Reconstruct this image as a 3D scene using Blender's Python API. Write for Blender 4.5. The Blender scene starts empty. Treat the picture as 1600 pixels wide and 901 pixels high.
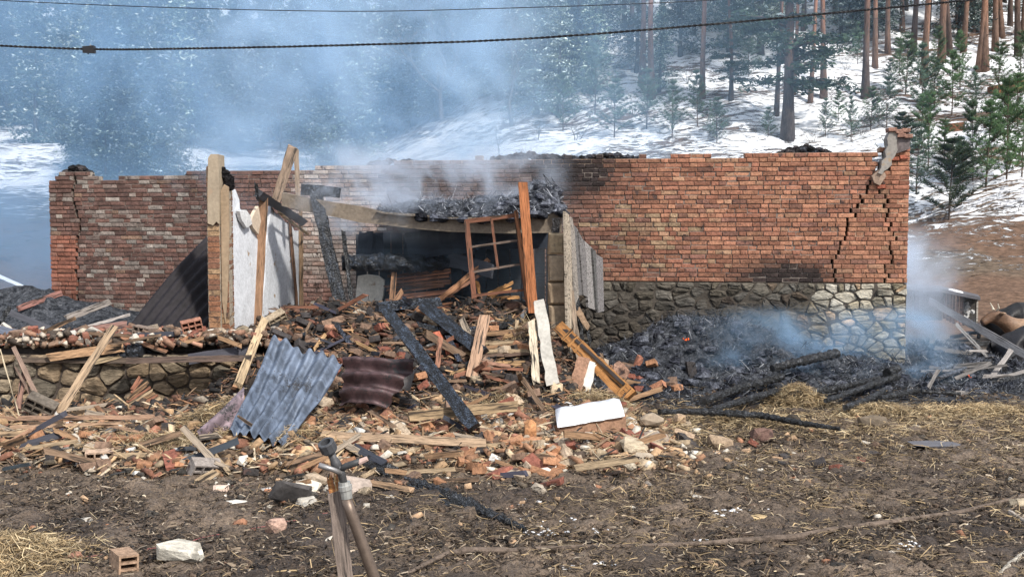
import bpy, math, random
import numpy as np
from mathutils import Vector, Matrix, Quaternion
from math import radians, sin, cos, tan, atan, pi, hypot
random.seed(7); np.random.seed(7)
S = bpy.context.scene
COL = S.collection
# ------------------------------------------------------------------ camera
CZ, FPX, HORIZ = 2.3, 1600.0, 354.0
PITCH = atan((450.5-HORIZ)/FPX)
cam = bpy.data.cameras.new('camera'); camo = bpy.data.objects.new('camera', cam); COL.objects.link(camo)
camo.location = (0, 0, CZ); camo.rotation_euler = (pi/2-PITCH, 0, 0)
cam.sensor_width = 36; cam.lens = 36*FPX/1600; cam.clip_start = .1; cam.clip_end = 2000
S.camera = camo
# ------------------------------------------------------------------ light
SUN_EL, SUN_AZ = 44, 143        # azimuth clockwise from +Y (view direction): behind the camera, on its right
w = bpy.data.worlds.new('World'); S.world = w; w.use_nodes = True
nt = w.node_tree; bg = nt.nodes['Background']
sky = nt.nodes.new('ShaderNodeTexSky'); sky.sky_type = 'NISHITA'; sky.sun_disc = False
sky.sun_elevation = radians(SUN_EL); sky.sun_rotation = radians(SUN_AZ)
sky.air_density = 1.0; sky.dust_density = 3.0; sky.ozone_density = 1.0
# a thin white overcast veil with soft cloud over the blue
tcw = nt.nodes.new('ShaderNodeTexCoord'); cl = nt.nodes.new('ShaderNodeTexNoise'); cl.inputs['Scale'].default_value = 2.5; cl.inputs['Detail'].default_value = 5
nt.links.new(tcw.outputs['Generated'], cl.inputs['Vector']); cr = nt.nodes.new('ShaderNodeMapRange'); cr.inputs[1].default_value = .3; cr.inputs[2].default_value = .65; cr.inputs[3].default_value = .45; cr.inputs[4].default_value = .9
nt.links.new(cl.outputs[0], cr.inputs[0]); mx = nt.nodes.new('ShaderNodeMix'); mx.data_type = 'RGBA'; nt.links.new(cr.outputs[0], mx.inputs[0]); nt.links.new(sky.outputs[0], mx.inputs[6]); mx.inputs[7].default_value = (5.6, 5.9, 6.4, 1)
nt.links.new(mx.outputs[2], bg.inputs[0]); bg.inputs[1].default_value = .13
sl = bpy.data.lights.new('sun', 'SUN'); sl.energy = 3.4; sl.angle = radians(4); sl.color = (1, .95, .87)
so = bpy.data.objects.new('sun', sl); COL.objects.link(so)
az, el = radians(SUN_AZ), radians(SUN_EL)
so.rotation_euler = Vector((sin(az)*cos(el), cos(az)*cos(el), sin(el))).to_track_quat('Z', 'Y').to_euler()
S.view_settings.view_transform = 'Standard'; S.view_settings.look = 'None'
S.view_settings.exposure = .6; S.view_settings.gamma = 1
S.cycles.volume_bounces = 3; S.cycles.max_bounces = 8; S.cycles.volume_step_rate = 1.0; S.cycles.volume_max_steps = 96
S.cycles.use_denoising = True
# ------------------------------------------------------------------ geometry of the view
FW = Vector((0, cos(PITCH), -sin(PITCH))); UP = Vector((0, sin(PITCH), cos(PITCH))); CAM = Vector((0, 0, CZ))
def ray(px, py): return FW + Vector((1, 0, 0))*((px-800)/FPX) + UP*((450.5-py)/FPX)
def P(px, py, Y):
    d = ray(px, py); return CAM + d*(Y/d.y)
def proj(p):
    v = Vector(p)-CAM; d = v.dot(FW); return 800+FPX*v.x/d, 450.5-FPX*v.dot(UP)/d
def on_plane(px, py, o, n):
    d = ray(px, py); return CAM + d*((Vector(o)-CAM).dot(n)/d.dot(n))
# ------------------------------------------------------------------ noise
def _h(ix, iy, s):
    n = (ix.astype(np.int64)*374761393 + iy.astype(np.int64)*668265263 + s*1442695041) & 0x7fffffff
    n = ((n ^ (n >> 13))*1274126177) & 0x7fffffff
    return ((n ^ (n >> 16)) & 0xffff)/65535.0
def vn(x, y, s=0):
    x = np.asarray(x, float); y = np.asarray(y, float)
    ix, iy = np.floor(x), np.floor(y); fx, fy = x-ix, y-iy
    fx = fx*fx*(3-2*fx); fy = fy*fy*(3-2*fy)
    a, b, c, d = _h(ix, iy, s), _h(ix+1, iy, s), _h(ix, iy+1, s), _h(ix+1, iy+1, s)
    return (a+(b-a)*fx)*(1-fy)+(c+(d-c)*fx)*fy
def fbm(x, y, s=0, o=4, g=.5):
    r, a, t = 0, 1, 0
    for k in range(o):
        r = r+a*vn(np.asarray(x)*2**k+k*17.3, np.asarray(y)*2**k-k*9.1, s+k); t += a; a *= g
    return r/t
def sst(a, b, x):
    t = np.clip((np.asarray(x, float)-a)/(b-a), 0, 1); return t*t*(3-2*t)
def bump2(x, y, cx, cy, rx, ry): return np.exp(-(((x-cx)/rx)**2+((y-cy)/ry)**2))
# ------------------------------------------------------------------ ground heights
FLOOR = .84
def hill(x, y):
    x = np.asarray(x, float); y = np.asarray(y, float)
    s = .215+.25*sst(-10, 9, x)
    start = 20.5+1.5*sst(-2, 6, x)
    r = np.maximum(y-start, 0); t = s*(np.sqrt(r*r+2.5)-1.58)*(r > 0)
    t = np.maximum(t, 0)
    cap = 8.5+40*sst(-10, 12, x)
    t = cap*(1-np.exp(-t/cap*1.0))*1.0 if False else np.minimum(t, cap+.1*(t-cap))
    t = t+sst(22, 34, y)*((fbm(x*.13, y*.13, 5, 3)-.5)*1.6)+sst(20, 26, y)*(fbm(x*.9, y*.9, 9, 3)-.5)*.35
    return t
def yard(x, y):
    z = (fbm(x*.35, y*.35, 3, 3)-.5)*.14
    z = z+(fbm(x*2.2, y*2.2, 11, 3)-.5)*.05
    return z
def base(x, y): return hill(x, y)+yard(x, y)
def m_rubble(x, y):        # the heap that spills out of the door
    x = np.asarray(x, float); y = np.asarray(y, float)
    side = sst(-4.2, -3.0, x)*(1-sst(.25, 1.15, x))
    rise = sst(11.2, 13.75, y)
    a = 1.16*rise*side*(1-.25*sst(13.9, 16, y))
    band = .17*sst(9.4, 10.3, y+.4*vn(x*.7, x*0, 4))*(1-sst(11.8, 12.9, y))*(1-sst(.9, 2.2, x))
    n = fbm(x*2.1, y*2.1, 21, 4)
    return a*(.86+.3*n)+band*(.4+1.3*n)
def m_ash(x, y):
    x = np.asarray(x, float); y = np.asarray(y, float)
    q = .62*bump2(x, y, 2.65, 15.3, 1.15, 1.5)+.42*bump2(x, y, 4.0, 15.2, 1.3, 1.3)+.25*bump2(x, y, 1.5, 14.6, .8, 1.1)+.34*bump2(x, y, 6.9, 16.3, .8, .8)+.12*bump2(x, y, 5.2, 14.6, 1.4, 1.0)
    edge = sst(.6, 1.2, x)*sst(12.6, 13.6, y)*(1-sst(8.3, 9, x))*(1-sst(16.6, 17.4, y))
    n = fbm(x*1.7, y*1.7, 31, 4)
    return (q*(.7+.6*n)+.05)*edge
def m_left(x, y):          # ash on the floor at the far left
    x = np.asarray(x, float); y = np.asarray(y, float)
    return .5*bump2(x, y, -7.7, 16.2, 1.3, .9)*(.7+.6*fbm(x*3, y*3, 8, 3))
def ground_only(x, y):
    z = base(x, y)
    return z
FRONT = 12.62
def top(x, y):
    z = base(x, y)
    m = np.maximum(m_rubble(x, y), m_ash(x, y))
    r = z+np.where(m > .03, m, 0)
    fl = (np.asarray(x) < -2.9) & (np.asarray(y) > FRONT) & (np.asarray(y) < 17.0) & (np.asarray(x) > -9.5)
    return np.where(fl, np.maximum(FLOOR+m_left(x, y), r), r)
def topz(x, y): return float(top(np.array([x]), np.array([y]))[0])
def hit(px, py, far=60, up=0):
    d = ray(px, py); d = d/d.y
    ys = np.concatenate([np.arange(4.5, 20, .04), np.arange(20, far, .15)])
    z = CZ+d.z*ys; g = top(d.x*ys, ys)+up
    k = np.argmax(z < g)
    if not (z < g).any(): k = len(ys)-1
    Y = ys[k]; return Vector((d.x*Y, Y, float(g[k])))
# ------------------------------------------------------------------ materials
MATS = {}
class NB:
    def __init__(s, name):
        s.m = bpy.data.materials.new(name); s.m.use_nodes = True; s.t = s.m.node_tree
        s.b = s.t.nodes['Principled BSDF']; MATS[name] = s.m
    def n(s, typ, **kw):
        x = s.t.nodes.new('ShaderNode'+typ)
        for k, v in kw.items():
            if k[:2] == 'i_':
                key = k[2:]; key = int(key) if key.isdigit() else key.replace('_', ' ')
                if hasattr(v, 'type') and hasattr(v, 'node'): s.t.links.new(v, x.inputs[key])
                else: x.inputs[key].default_value = v
            else: setattr(x, k, v)
        return x
    def l(s, a, b): s.t.links.new(a, b)
    def math(s, op, a, b=None, c=None):
        x = s.n('Math', operation=op)
        for i, v in enumerate((a, b, c)):
            if v is None: continue
            if hasattr(v, 'node'): s.l(v, x.inputs[i])
            else: x.inputs[i].default_value = v
        return x.outputs[0]
    def mix(s, f, a, b, mode='MIX'):
        x = s.n('Mix', data_type='RGBA', blend_type=mode)
        for i, v in ((0, f), (6, a), (7, b)):
            if hasattr(v, 'node'): s.l(v, x.inputs[i])
            else: x.inputs[i].default_value = v if i == 0 else (tuple(v)+(1,) if len(v) == 3 else v)
        return x.outputs[2]
    def noise(s, vec, sc, det=5, rough=.6, dist=0):
        x = s.n('TexNoise', i_Scale=sc, i_Detail=det, i_Roughness=rough, i_Distortion=dist)
        s.l(vec, x.inputs['Vector']); return x.outputs[0]
    def ramp(s, v, a, b):       # smooth 0..1 between a and b
        x = s.n('MapRange', interpolation_type='SMOOTHSTEP'); s.l(v, x.inputs[0])
        x.inputs[1].default_value = a; x.inputs[2].default_value = b; return x.outputs[0]
    def coords(s, scale=(1, 1, 1), obj=True):
        tc = s.n('TexCoord'); oi = s.n('ObjectInfo')
        m = s.n('Mapping'); m.inputs['Scale'].default_value = scale
        if obj:
            r = s.math('MULTIPLY', oi.outputs['Random'], 37.0)
            s.l(tc.outputs['Object'], m.inputs['Vector']); s.l(r, m.inputs['Location'])
        else:
            g = s.n('NewGeometry'); s.l(g.outputs['Position'], m.inputs['Vector'])
        return m.outputs[0]
    def tint(s):
        a = s.n('Attribute', attribute_name='col'); oi = s.n('ObjectInfo')
        return s.mix(1.0, a.outputs['Color'], oi.outputs['Color'], 'MULTIPLY')
    def fin(s, color, rough=.85, height=None, dist=.01, strength=.6, metal=0, spec=.3):
        if hasattr(color, 'node'): s.l(color, s.b.inputs['Base Color'])
        else: s.b.inputs['Base Color'].default_value = tuple(color)+(1,)
        if hasattr(rough, 'node'): s.l(rough, s.b.inputs['Roughness'])
        else: s.b.inputs['Roughness'].default_value = rough
        s.b.inputs['Metallic'].default_value = metal; s.b.inputs['Specular IOR Level'].default_value = spec
        if height is not None:
            bp = s.n('Bump'); bp.inputs['Strength'].default_value = strength; bp.inputs['Distance'].default_value = dist
            s.l(height, bp.inputs['Height']); s.l(bp.outputs[0], s.b.inputs['Normal'])
        return s.m
def scale_col(b, c, f, lo, hi):
    """multiply colour c by a value running lo..hi over factor f"""
    mr = b.n('MapRange'); b.l(f, mr.inputs[0]); mr.inputs[3].default_value = lo; mr.inputs[4].default_value = hi
    cc = b.n('CombineColor'); [b.l(mr.outputs[0], cc.inputs[i]) for i in range(3)]
    return b.mix(1.0, c, cc.outputs[0], 'MULTIPLY')
def simple(name, sc=20, lo=.6, hi=1.35, rough=.85, dist=.006, strength=.7, stretch=(1, 1, 1), obj=True, spots=None, spec=.25, det=6, metal=0):
    b = NB(name); v = b.coords(stretch, obj)
    n1 = b.noise(v, sc, det, .65); n2 = b.noise(v, sc*.22, 3, .5)
    f = b.ramp(b.math('ADD', b.math('MULTIPLY', n1, .65), b.math('MULTIPLY', n2, .35)), .3, .7)
    c = scale_col(b, b.tint(), f, lo, hi)
    if spots:
        sp = b.ramp(b.noise(v, spots[1], 4, .6), spots[2], spots[2]+spots[3])
        c = b.mix(sp, c, b.mix(1.0, b.tint(), tuple(q*spots[4] for q in (1, 1, 1)), 'MULTIPLY') if len(spots) > 4 else spots[0])
    return b.fin(c, rough, n1, dist, strength, metal, spec)
simple('brick', 34, .45, 1.4, .92, .012, 1, spots=((.07, .045, .04), 7, .60, .1))
simple('mortar', 30, .55, 1.3, .95, .01, .9, spots=((.09, .075, .065), 6, .58, .08))
simple('stone', 13, .35, 1.55, .9, .05, 1, spots=((.36, .34, .30), 11, .6, .1, 1.9), stretch=(.55, 1, 1.5))
simple('wood', 9, .4, 1.45, .8, .006, 1, stretch=(1, 12, 12), spots=((.035, .026, .02), 2.2, .52, .14))
simple('weathered_wood', 9, .45, 1.45, .85, .006, .9, stretch=(1, 16, 16), spots=((.03, .027, .025), 2.2, .52, .12))
simple('plaster', 25, .75, 1.15, .9, .004, .6, spots=((.32, .24, .17), 4, .64, .08))
simple('concrete', 22, .65, 1.25, .92, .008, .8, spots=((.1, .09, .08), 5, .62, .1))
simple('rubble', 30, .55, 1.4, .9, .006, .8)
simple('bark', 10, .4, 1.5, .95, .02, .9, stretch=(2.5, 2.5, .5))
simple('needles', 3, .75, 1.75, .8, .0, 0, obj=True)
simple('straw', 6, .6, 1.35, .7, .0, 0, obj=False)
simple('hide', 24, .6, 1.35, .5, .012, .8, spec=.35, stretch=(1, 1, 2))
simple('rubber', 40, .7, 1.3, .55, .002, .5, spec=.4)
simple('cable_sheath', 60, .8, 1.2, .5, .001, .3)
# charred timber: cracked into little scales, black, its grey blue sheen painted into the colour
b = NB('char'); v = b.coords((6, 14, 14)); vo = b.n('TexVoronoi', feature='DISTANCE_TO_EDGE', i_Scale=4.2); b.l(v, vo.inputs['Vector'])
n = b.noise(v, 1.5, 5, .6); e = b.ramp(vo.outputs['Distance'], .0, .12)
hh = b.math('ADD', e, b.math('MULTIPLY', n, .5))
c = b.mix(b.ramp(n, .42, .68), (.009, .0095, .011), (.050, .056, .067)); c = b.mix(e, (.004, .004, .004), c)
c = b.mix(1.0, c, b.tint(), 'MULTIPLY')
b.fin(c, .5, hh, .035, 1, 0, .5)
# ash
b = NB('ash'); v = b.coords((1, 1, 1), False); n1 = b.noise(v, 5, 6, .7, 1.5); n2 = b.noise(v, 22, 5, .7, 1.0)
f = b.math('ADD', b.math('MULTIPLY', n1, .5), b.math('MULTIPLY', n2, .5))
c = b.mix(b.ramp(f, .40, .66), (.012, .014, .018), (.105, .112, .128)); c = b.mix(b.ramp(f, .58, .74), c, (.36, .37, .39))
b.fin(b.mix(1.0, c, b.tint(), 'MULTIPLY'), .95, n2, .03, 1, 0, .1)
# mud of the yard
b = NB('mud'); v = b.coords((1, 1, 1), False); n1 = b.noise(v, 9, 8, .72, .6); n2 = b.noise(v, 1.1, 4, .6); n3 = b.noise(v, 46, 5, .7, .8)
c = scale_col(b, b.tint(), b.ramp(n3, .3, .7), .3, 1.7); c = scale_col(b, c, b.ramp(n2, .35, .65), .75, 1.25)
c = b.mix(b.ramp(n3, .60, .72), c, (.16, .115, .075))
r = b.n('MapRange'); b.l(n1, r.inputs[0]); r.inputs[1].default_value = .38; r.inputs[2].default_value = .6; r.inputs[3].default_value = .42; r.inputs[4].default_value = .95
b.fin(c, r.outputs[0], b.math('ADD', n1, b.math('MULTIPLY', n3, .5)), .04, 1, 0, .35)
# hillside: brown needle litter with thin streaks of snow, whiter uphill
b = NB('hillside'); g = b.n('NewGeometry'); mp = b.n('Mapping'); mp.inputs['Scale'].default_value = (.55, 1.5, 1.5); b.l(g.outputs['Position'], mp.inputs['Vector'])
v = mp.outputs[0]; n1 = b.noise(v, 2.6, 9, .78, .7); n2 = b.noise(v, .28, 3, .5); n3 = b.noise(v, 9, 5, .7)
sx = b.n('SeparateXYZ'); b.l(g.outputs['Position'], sx.inputs[0])
up = b.n('MapRange', interpolation_type='SMOOTHSTEP'); b.l(b.math('ADD', sx.outputs[1], b.math('MULTIPLY', sx.outputs[0], .33)), up.inputs[0]); up.inputs[1].default_value = 27.5; up.inputs[2].default_value = 35
up.inputs[3].default_value = -.07; up.inputs[4].default_value = .085
sn = b.math('ADD', b.math('ADD', b.math('MULTIPLY', n1, .75), b.math('MULTIPLY', n2, .3)), up.outputs[0])
snow = b.ramp(sn, .545, .60)
lit = scale_col(b, b.mix(b.ramp(n2, .4, .6), (.115, .072, .05), (.10, .078, .058)), b.ramp(n3, .3, .7), .5, 1.5)
c = b.mix(snow, lit, (.80, .82, .86))
b.fin(c, .9, b.math('ADD', snow, b.math('MULTIPLY', n3, .4)), .06, .9, 0, .2)
# galvanised and rusty sheet
b = NB('sheet_metal'); v = b.coords((1, 1, 1)); n1 = b.noise(v, 5, 7, .7, .8); n2 = b.noise(v, 2, 4, .6); n3 = b.noise(v, 26, 4, .7, 1)
c = scale_col(b, b.tint(), b.ramp(n1, .35, .65), .55, 1.35); c = b.mix(b.ramp(b.math('MULTIPLY', b.math('ADD', n2, n3), .5), .53, .6), c, (.035, .034, .036)); c = b.mix(b.ramp(n3, .66, .75), c, (.16, .09, .055))
b.fin(c, .55, n3, .003, .6, .35, .5)
simple('dark_sheet', 12, .6, 1.4, .7, .004, .5, spec=.2)
b = NB('snow'); v = b.coords(); n1 = b.noise(v, 30, 5, .6); b.fin(b.mix(n1, (.78, .8, .84), (.88, .89, .92)), .7, n1, .01, .5, 0, .3)
b = NB('soot_board'); v = b.coords((1, 9, 9)); n1 = b.noise(v, 4, 5, .7); b.fin(b.mix(1.0, b.mix(n1, (.008, .009, .011), (.035, .038, .045)), b.tint(), 'MULTIPLY'), .8, n1, .01, .8, 0, .3)
b = NB('ember'); b.fin((.1, .02, .01), .9); b.b.inputs['Emission Color'].default_value = (1, .14, .02, 1); b.b.inputs['Emission Strength'].default_value = .9
b = NB('pipe_steel'); v = b.coords(); n1 = b.noise(v, 30, 5, .7); c = scale_col(b, b.tint(), n1, .5, 1.5); b.fin(c, .45, n1, .002, .5, .6, .5)
# ------------------------------------------------------------------ mesh helpers
class MB:
    def __init__(s): s.v = []; s.f = []; s.c = []
    def add(s, V, F, col=(1, 1, 1)):
        o = len(s.v); s.v += [tuple(p) for p in V]; s.f += [tuple(i+o for i in q) for q in F]
        if len(col) == len(V) and hasattr(col[0], '__len__'): s.c += [tuple(c) for c in col]
        else: s.c += [tuple(col)]*len(V)
    def build(s, name, mat, parent=None, origin=None, M=None, smooth=False):
        V = [Vector(p) for p in s.v]
        if origin is not None: V = [p-Vector(origin) for p in V]
        me = mesh(name, V, s.f, s.c, mat, smooth)
        o = bpy.data.objects.new(name, me); COL.objects.link(o)
        if origin is not None: o.location = origin
        if M is not None: o.matrix_world = M
        if parent is not None: o.parent = parent
        return o
def mesh(name, V, F, C, mat, smooth=False):
    me = bpy.data.meshes.new(name); me.from_pydata([tuple(p) for p in V], [], [tuple(f) for f in F])
    a = me.color_attributes.new('col', 'FLOAT_COLOR', 'POINT')
    arr = np.ones((len(V), 4), np.float32); arr[:, :3] = np.array(C, np.float32).reshape(-1, 3) if len(C) else 1
    a.data.foreach_set('color', arr.ravel())
    if mat: me.materials.append(MATS[mat] if isinstance(mat, str) else mat)
    if smooth: me.polygons.foreach_set('use_smooth', [True]*len(me.polygons))
    me.update(); return me
def npmesh(name, V, F, C, mat, smooth=False):
    """fast path, F (n,k)"""
    V = np.asarray(V, np.float32); F = np.asarray(F, np.int32); n, k = F.shape
    me = bpy.data.meshes.new(name); me.vertices.add(len(V)); me.vertices.foreach_set('co', V.ravel())
    me.loops.add(n*k); me.loops.foreach_set('vertex_index', F.ravel())
    me.polygons.add(n); me.polygons.foreach_set('loop_start', np.arange(0, n*k, k, dtype=np.int32))
    me.update(calc_edges=True)
    a = me.color_attributes.new('col', 'FLOAT_COLOR', 'POINT')
    arr = np.ones((len(V), 4), np.float32); arr[:, :3] = C; a.data.foreach_set('color', arr.ravel())
    me.materials.append(MATS[mat])
    if smooth: me.polygons.foreach_set('use_smooth', np.ones(n, bool))
    me.validate(); return me
def npobj(name, V, F, C, mat, smooth=False, parent=None):
    o = bpy.data.objects.new(name, npmesh(name, V, F, C, mat, smooth)); COL.objects.link(o)
    if parent: o.parent = parent
    return o
def bulk(name, tv, tf, M, T, C, mat, parent=None, smooth=False):
    tv = np.asarray(tv, float); n = len(T); k = len(tv)
    V = np.einsum('nij,kj->nki', M, tv)+np.asarray(T)[:, None, :]
    F = (np.asarray(tf)[None]+(np.arange(n)*k)[:, None, None]).reshape(-1, len(tf[0]))
    return npobj(name, V.reshape(-1, 3), F, np.repeat(np.asarray(C, float), k, 0), mat, smooth, parent)
def rotmats(n, flat=1.0):
    """random rotations; flat<1 keeps pieces lying down"""
    a = np.random.rand(n)*2*pi; t = np.random.randn(n)*flat; p = np.random.randn(n)*flat
    ca, sa, ct, st, cp, sp = np.cos(a), np.sin(a), np.cos(t), np.sin(t), np.cos(p), np.sin(p)
    Z = np.zeros(n); O = Z+1
    Rz = np.stack([np.stack([ca, -sa, Z], -1), np.stack([sa, ca, Z], -1), np.stack([Z, Z, O], -1)], 1)
    Rx = np.stack([np.stack([O, Z, Z], -1), np.stack([Z, ct, -st], -1), np.stack([Z, st, ct], -1)], 1)
    Ry = np.stack([np.stack([cp, Z, sp], -1), np.stack([Z, O, Z], -1), np.stack([-sp, Z, cp], -1)], 1)
    return Rz@Rx@Ry
BOXV = [(-.5, -.5, -.5), (.5, -.5, -.5), (.5, .5, -.5), (-.5, .5, -.5), (-.5, -.5, .5), (.5, -.5, .5), (.5, .5, .5), (-.5, .5, .5)]
BOXF = [(0, 3, 2, 1), (4, 5, 6, 7), (0, 1, 5, 4), (1, 2, 6, 5), (2, 3, 7, 6), (3, 0, 4, 7)]
def boxv(sx, sy, sz, j=0):
    return [Vector((x*sx+random.uniform(-j, j), y*sy+random.uniform(-j, j), z*sz+random.uniform(-j, j))) for x, y, z in BOXV]
def tube(mb, pts, r, n=8, col=(1, 1, 1), jit=0, cap=True):
    pts = [Vector(p) for p in pts]; m = len(pts)
    rr = r if hasattr(r, '__len__') else [r]*m
    ref = None; V = []
    for i, p in enumerate(pts):
        t = (pts[min(i+1, m-1)]-pts[max(i-1, 0)]).normalized()
        if ref is None: ref = t.orthogonal().normalized()
        ref = (ref-t*ref.dot(t)).normalized(); bn = t.cross(ref)
        for k in range(n):
            a = 2*pi*k/n; q = rr[i]*(1+random.uniform(-jit, jit))
            V.append(p+ref*cos(a)*q+bn*sin(a)*q)
    F = [(i*n+k, i*n+(k+1) % n, (i+1)*n+(k+1) % n, (i+1)*n+k) for i in range(m-1) for k in range(n)]
    if cap: F += [tuple(range(n-1, -1, -1)), tuple((m-1)*n+k for k in range(n))]
    mb.add(V, F, col)
# ------------------------------------------------------------------ tagging
def tag(o, label=None, cat=None, group=None, kind=None):
    if label: o['label'] = label
    if cat: o['category'] = cat
    if group: o['group'] = group
    if kind: o['kind'] = kind
    return o
def empty(name, loc, label, cat, group=None):
    o = bpy.data.objects.new(name, None); COL.objects.link(o); o.location = loc; o.empty_display_size = .2
    return tag(o, label, cat, group)
def adopt(parent, child):
    """parent keeps its place; the child's world position stays"""
    child.parent = parent; child.matrix_parent_inverse = Matrix.Translation(-parent.location)
    return child
AUTO = []
def auto(o, desc, cat, group, place=None): AUTO.append((o, desc, cat, group)); o['category'] = cat; o['group'] = group
LM = [(340, 400, 'brick pillar'), (415, 420, 'white plastered partition'), (250, 460, 'dark leaning roof sheet'), (440, 610, 'blue grey corrugated sheet'),
      (590, 595, 'crumpled brown sheet'), (675, 580, 'long charred rafter'), (775, 400, 'empty window frame'), (785, 530, 'stacked roof battens'),
      (870, 450, 'concrete door pier'), (925, 560, 'orange leaning timber'), (920, 662, 'snow topped slab'), (1120, 580, 'ash heap'), (1180, 660, 'long charred pole'),
      (1330, 630, 'charred log pile'), (530, 740, 'standpipe'), (725, 800, 'charred log in the mud'), (1200, 850, 'long branch'), (190, 872, 'hollow brick with three holes'),
      (280, 865, 'white foreground stone'), (110, 600, 'stone foundation'), (270, 600, 'stone foundation middle'), (60, 620, 'forked sticks'), (640, 685, 'long pale board'), (420, 700, 'hay tuft'), (1500, 560, 'fallen grey rafter'),
      (90, 490, 'ash drift'), (1000, 640, 'grey broken blocks'), (860, 700, 'pile of orange bricks'), (730, 620, 'heavy sawn beam'), (1350, 700, 'straw patch'), (170, 700, 'pile of pale chips')]
ORD = 'first second third fourth fifth sixth seventh eighth ninth tenth eleventh twelfth thirteenth fourteenth fifteenth sixteenth seventeenth eighteenth nineteenth twentieth'.split()
def flush_auto(landmarks=LM):
    bpy.context.view_layer.update(); d = {}
    for o, desc, cat, group in AUTO:
        px, py = proj(o.matrix_world.translation)
        L = min(landmarks, key=lambda q: hypot(px-q[0], (py-q[1])*1.6)); dx, dy = px-L[0], (py-L[1])*1.6
        rel = ('left of' if dx < 0 else 'right of') if abs(dx) > abs(dy) else ('behind' if dy < 0 else 'in front of')
        d.setdefault((desc, rel, L[2]), []).append((px, o))
    for (desc, rel, L), it in d.items():
        it.sort(key=lambda q: q[0])
        for i, (_, o) in enumerate(it):
            s = f'{desc} {rel} the {L}'
            if len(it) > 1: s += f', {ORD[i] if i < 20 else str(i+1)+"th"} from the left there'
            o['label'] = s
    AUTO.clear()
# ================================================================== GROUND
def gridmesh(name, xs, ys, zf, cf, mat, extra=None):
    X, Y = np.meshgrid(xs, ys); Z = zf(X, Y); C = cf(X, Y, Z)
    V = np.stack([X, Y, Z], -1).reshape(-1, 3); nx, ny = len(xs), len(ys)
    i = (np.arange(ny-1)[:, None]*nx+np.arange(nx-1)[None]).ravel()
    F = np.stack([i, i+1, i+nx+1, i+nx], -1)
    return V, F, C.reshape(-1, 3), mat
def C3(a): return np.array(a, float)
# coarse sheet: yard round the picture and the hill to the horizon
xs = np.unique(np.concatenate([np.linspace(-320, -40, 29), np.linspace(-40, 40, 230), np.linspace(40, 320, 29)]))
ys = np.unique(np.concatenate([np.linspace(-80, 4, 15), np.linspace(4, 18.5, 60), np.linspace(18.5, 62, 220), np.linspace(62, 420, 60)]))
def z_coarse(X, Y):
    near = (np.abs(X) < 9.2) & (Y > 4.3) & (Y < 18.2)
    return base(X, Y)-np.where(near, .22, 0)
V, F, C, _ = gridmesh('g', xs, ys, z_coarse, lambda X, Y, Z: np.ones(X.shape+(3,))*C3((.085, .066, .052)), None)
cy = V[F].mean(1)[:, 1]
me = npmesh('ground', V, F, C, 'hillside', True); me.materials.append(MATS['mud'])
me.polygons.foreach_set('material_index', (cy < 20.6).astype(np.int32))
o = bpy.data.objects.new('ground', me); COL.objects.link(o); tag(o, kind='structure')
# near yard, fine
def clod(X, Y):
    q = np.abs(fbm(X*6.5, Y*5.0, 41, 4)-.5)*2
    return .09*(fbm(X*3.1, Y*2.4, 51, 4)-.5)+.07*q+.075*(fbm(X*17, Y*14, 61, 3)-.5)
def z_yard(X, Y):
    e = sst(-9.6, -8.8, X)*(1-sst(8.8, 9.6, X))*sst(4.2, 4.9, Y)*(1-sst(17.8, 18.4, Y))
    return base(X, Y)+clod(X, Y)*e-.0
def c_yard(X, Y, Z):
    wet = fbm(X*.8, Y*.8, 71, 3)[..., None]; a = C3((.060, .044, .034)); bb = C3((.155, .115, .084))
    c = a+(bb-a)*sst(.35, .65, wet)
    soot = (sst(.6, 1.6, X)*sst(12.2, 13.4, Y))[..., None]
    return c*(1-soot)+C3((.022, .021, .022))*soot
V, F, C, _ = gridmesh('y', np.arange(-9.6, 9.62, .042), np.concatenate([np.arange(4.2, 9, .032), np.arange(9, 18.42, .05)]), z_yard, c_yard, None)
tag(npobj('yard_mud', V, F, C, 'mud', False), kind='structure')
def sheet(name, x0, x1, y0, y1, st, thick, cf, mat, amp, label=None):
    xs = np.arange(x0, x1, st); ys = np.arange(y0, y1, st); X, Y = np.meshgrid(xs, ys); T = thick(X, Y)
    Z = base(X, Y)+np.where(T > .03, T, -.15)+amp*(fbm(X*9, Y*9, 81, 4)-.5)*sst(.03, .15, T)*2
    V = np.stack([X, Y, Z], -1).reshape(-1, 3); nx, ny = len(xs), len(ys)
    i = (np.arange(ny-1)[:, None]*nx+np.arange(nx-1)[None]).ravel(); F = np.stack([i, i+1, i+nx+1, i+nx], -1)
    keep = (T.reshape(-1)[F] > .03).any(1); F = F[keep]
    C = cf(X, Y, Z).reshape(-1, 3)
    used = np.unique(F); rm = -np.ones(len(V), int); rm[used] = np.arange(len(used))
    o = npobj(name, V[used], rm[F], C[used], mat); tag(o, kind='stuff', label=label, cat='rubble' if 'rubble' in name else 'ash'); return o
def c_rub(X, Y, Z):
    n = fbm(X*3, Y*3, 91, 4)[..., None]; a = C3((.017, .014, .013)); b_ = C3((.075, .055, .042))
    c = a+(b_-a)*sst(.35, .7, n); low = (1-sst(10.6, 12, Y))[..., None]
    return c*(1-low)+(c*.6+C3((.12, .08, .05))*.6)*low
sheet('rubble_heap', -4.6, 2.5, 8.8, 17, .04, m_rubble, c_rub, 'rubble', .09, 'heap of dark crushed rubble spilling out of the burnt doorway')
sheet('ash_heap', .5, 9.2, 12.4, 17.4, .035, m_ash, lambda X, Y, Z: np.ones(X.shape+(3,)), 'ash', .13, 'grey smouldering heap of burnt hay against the soot black stone wall')
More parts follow.
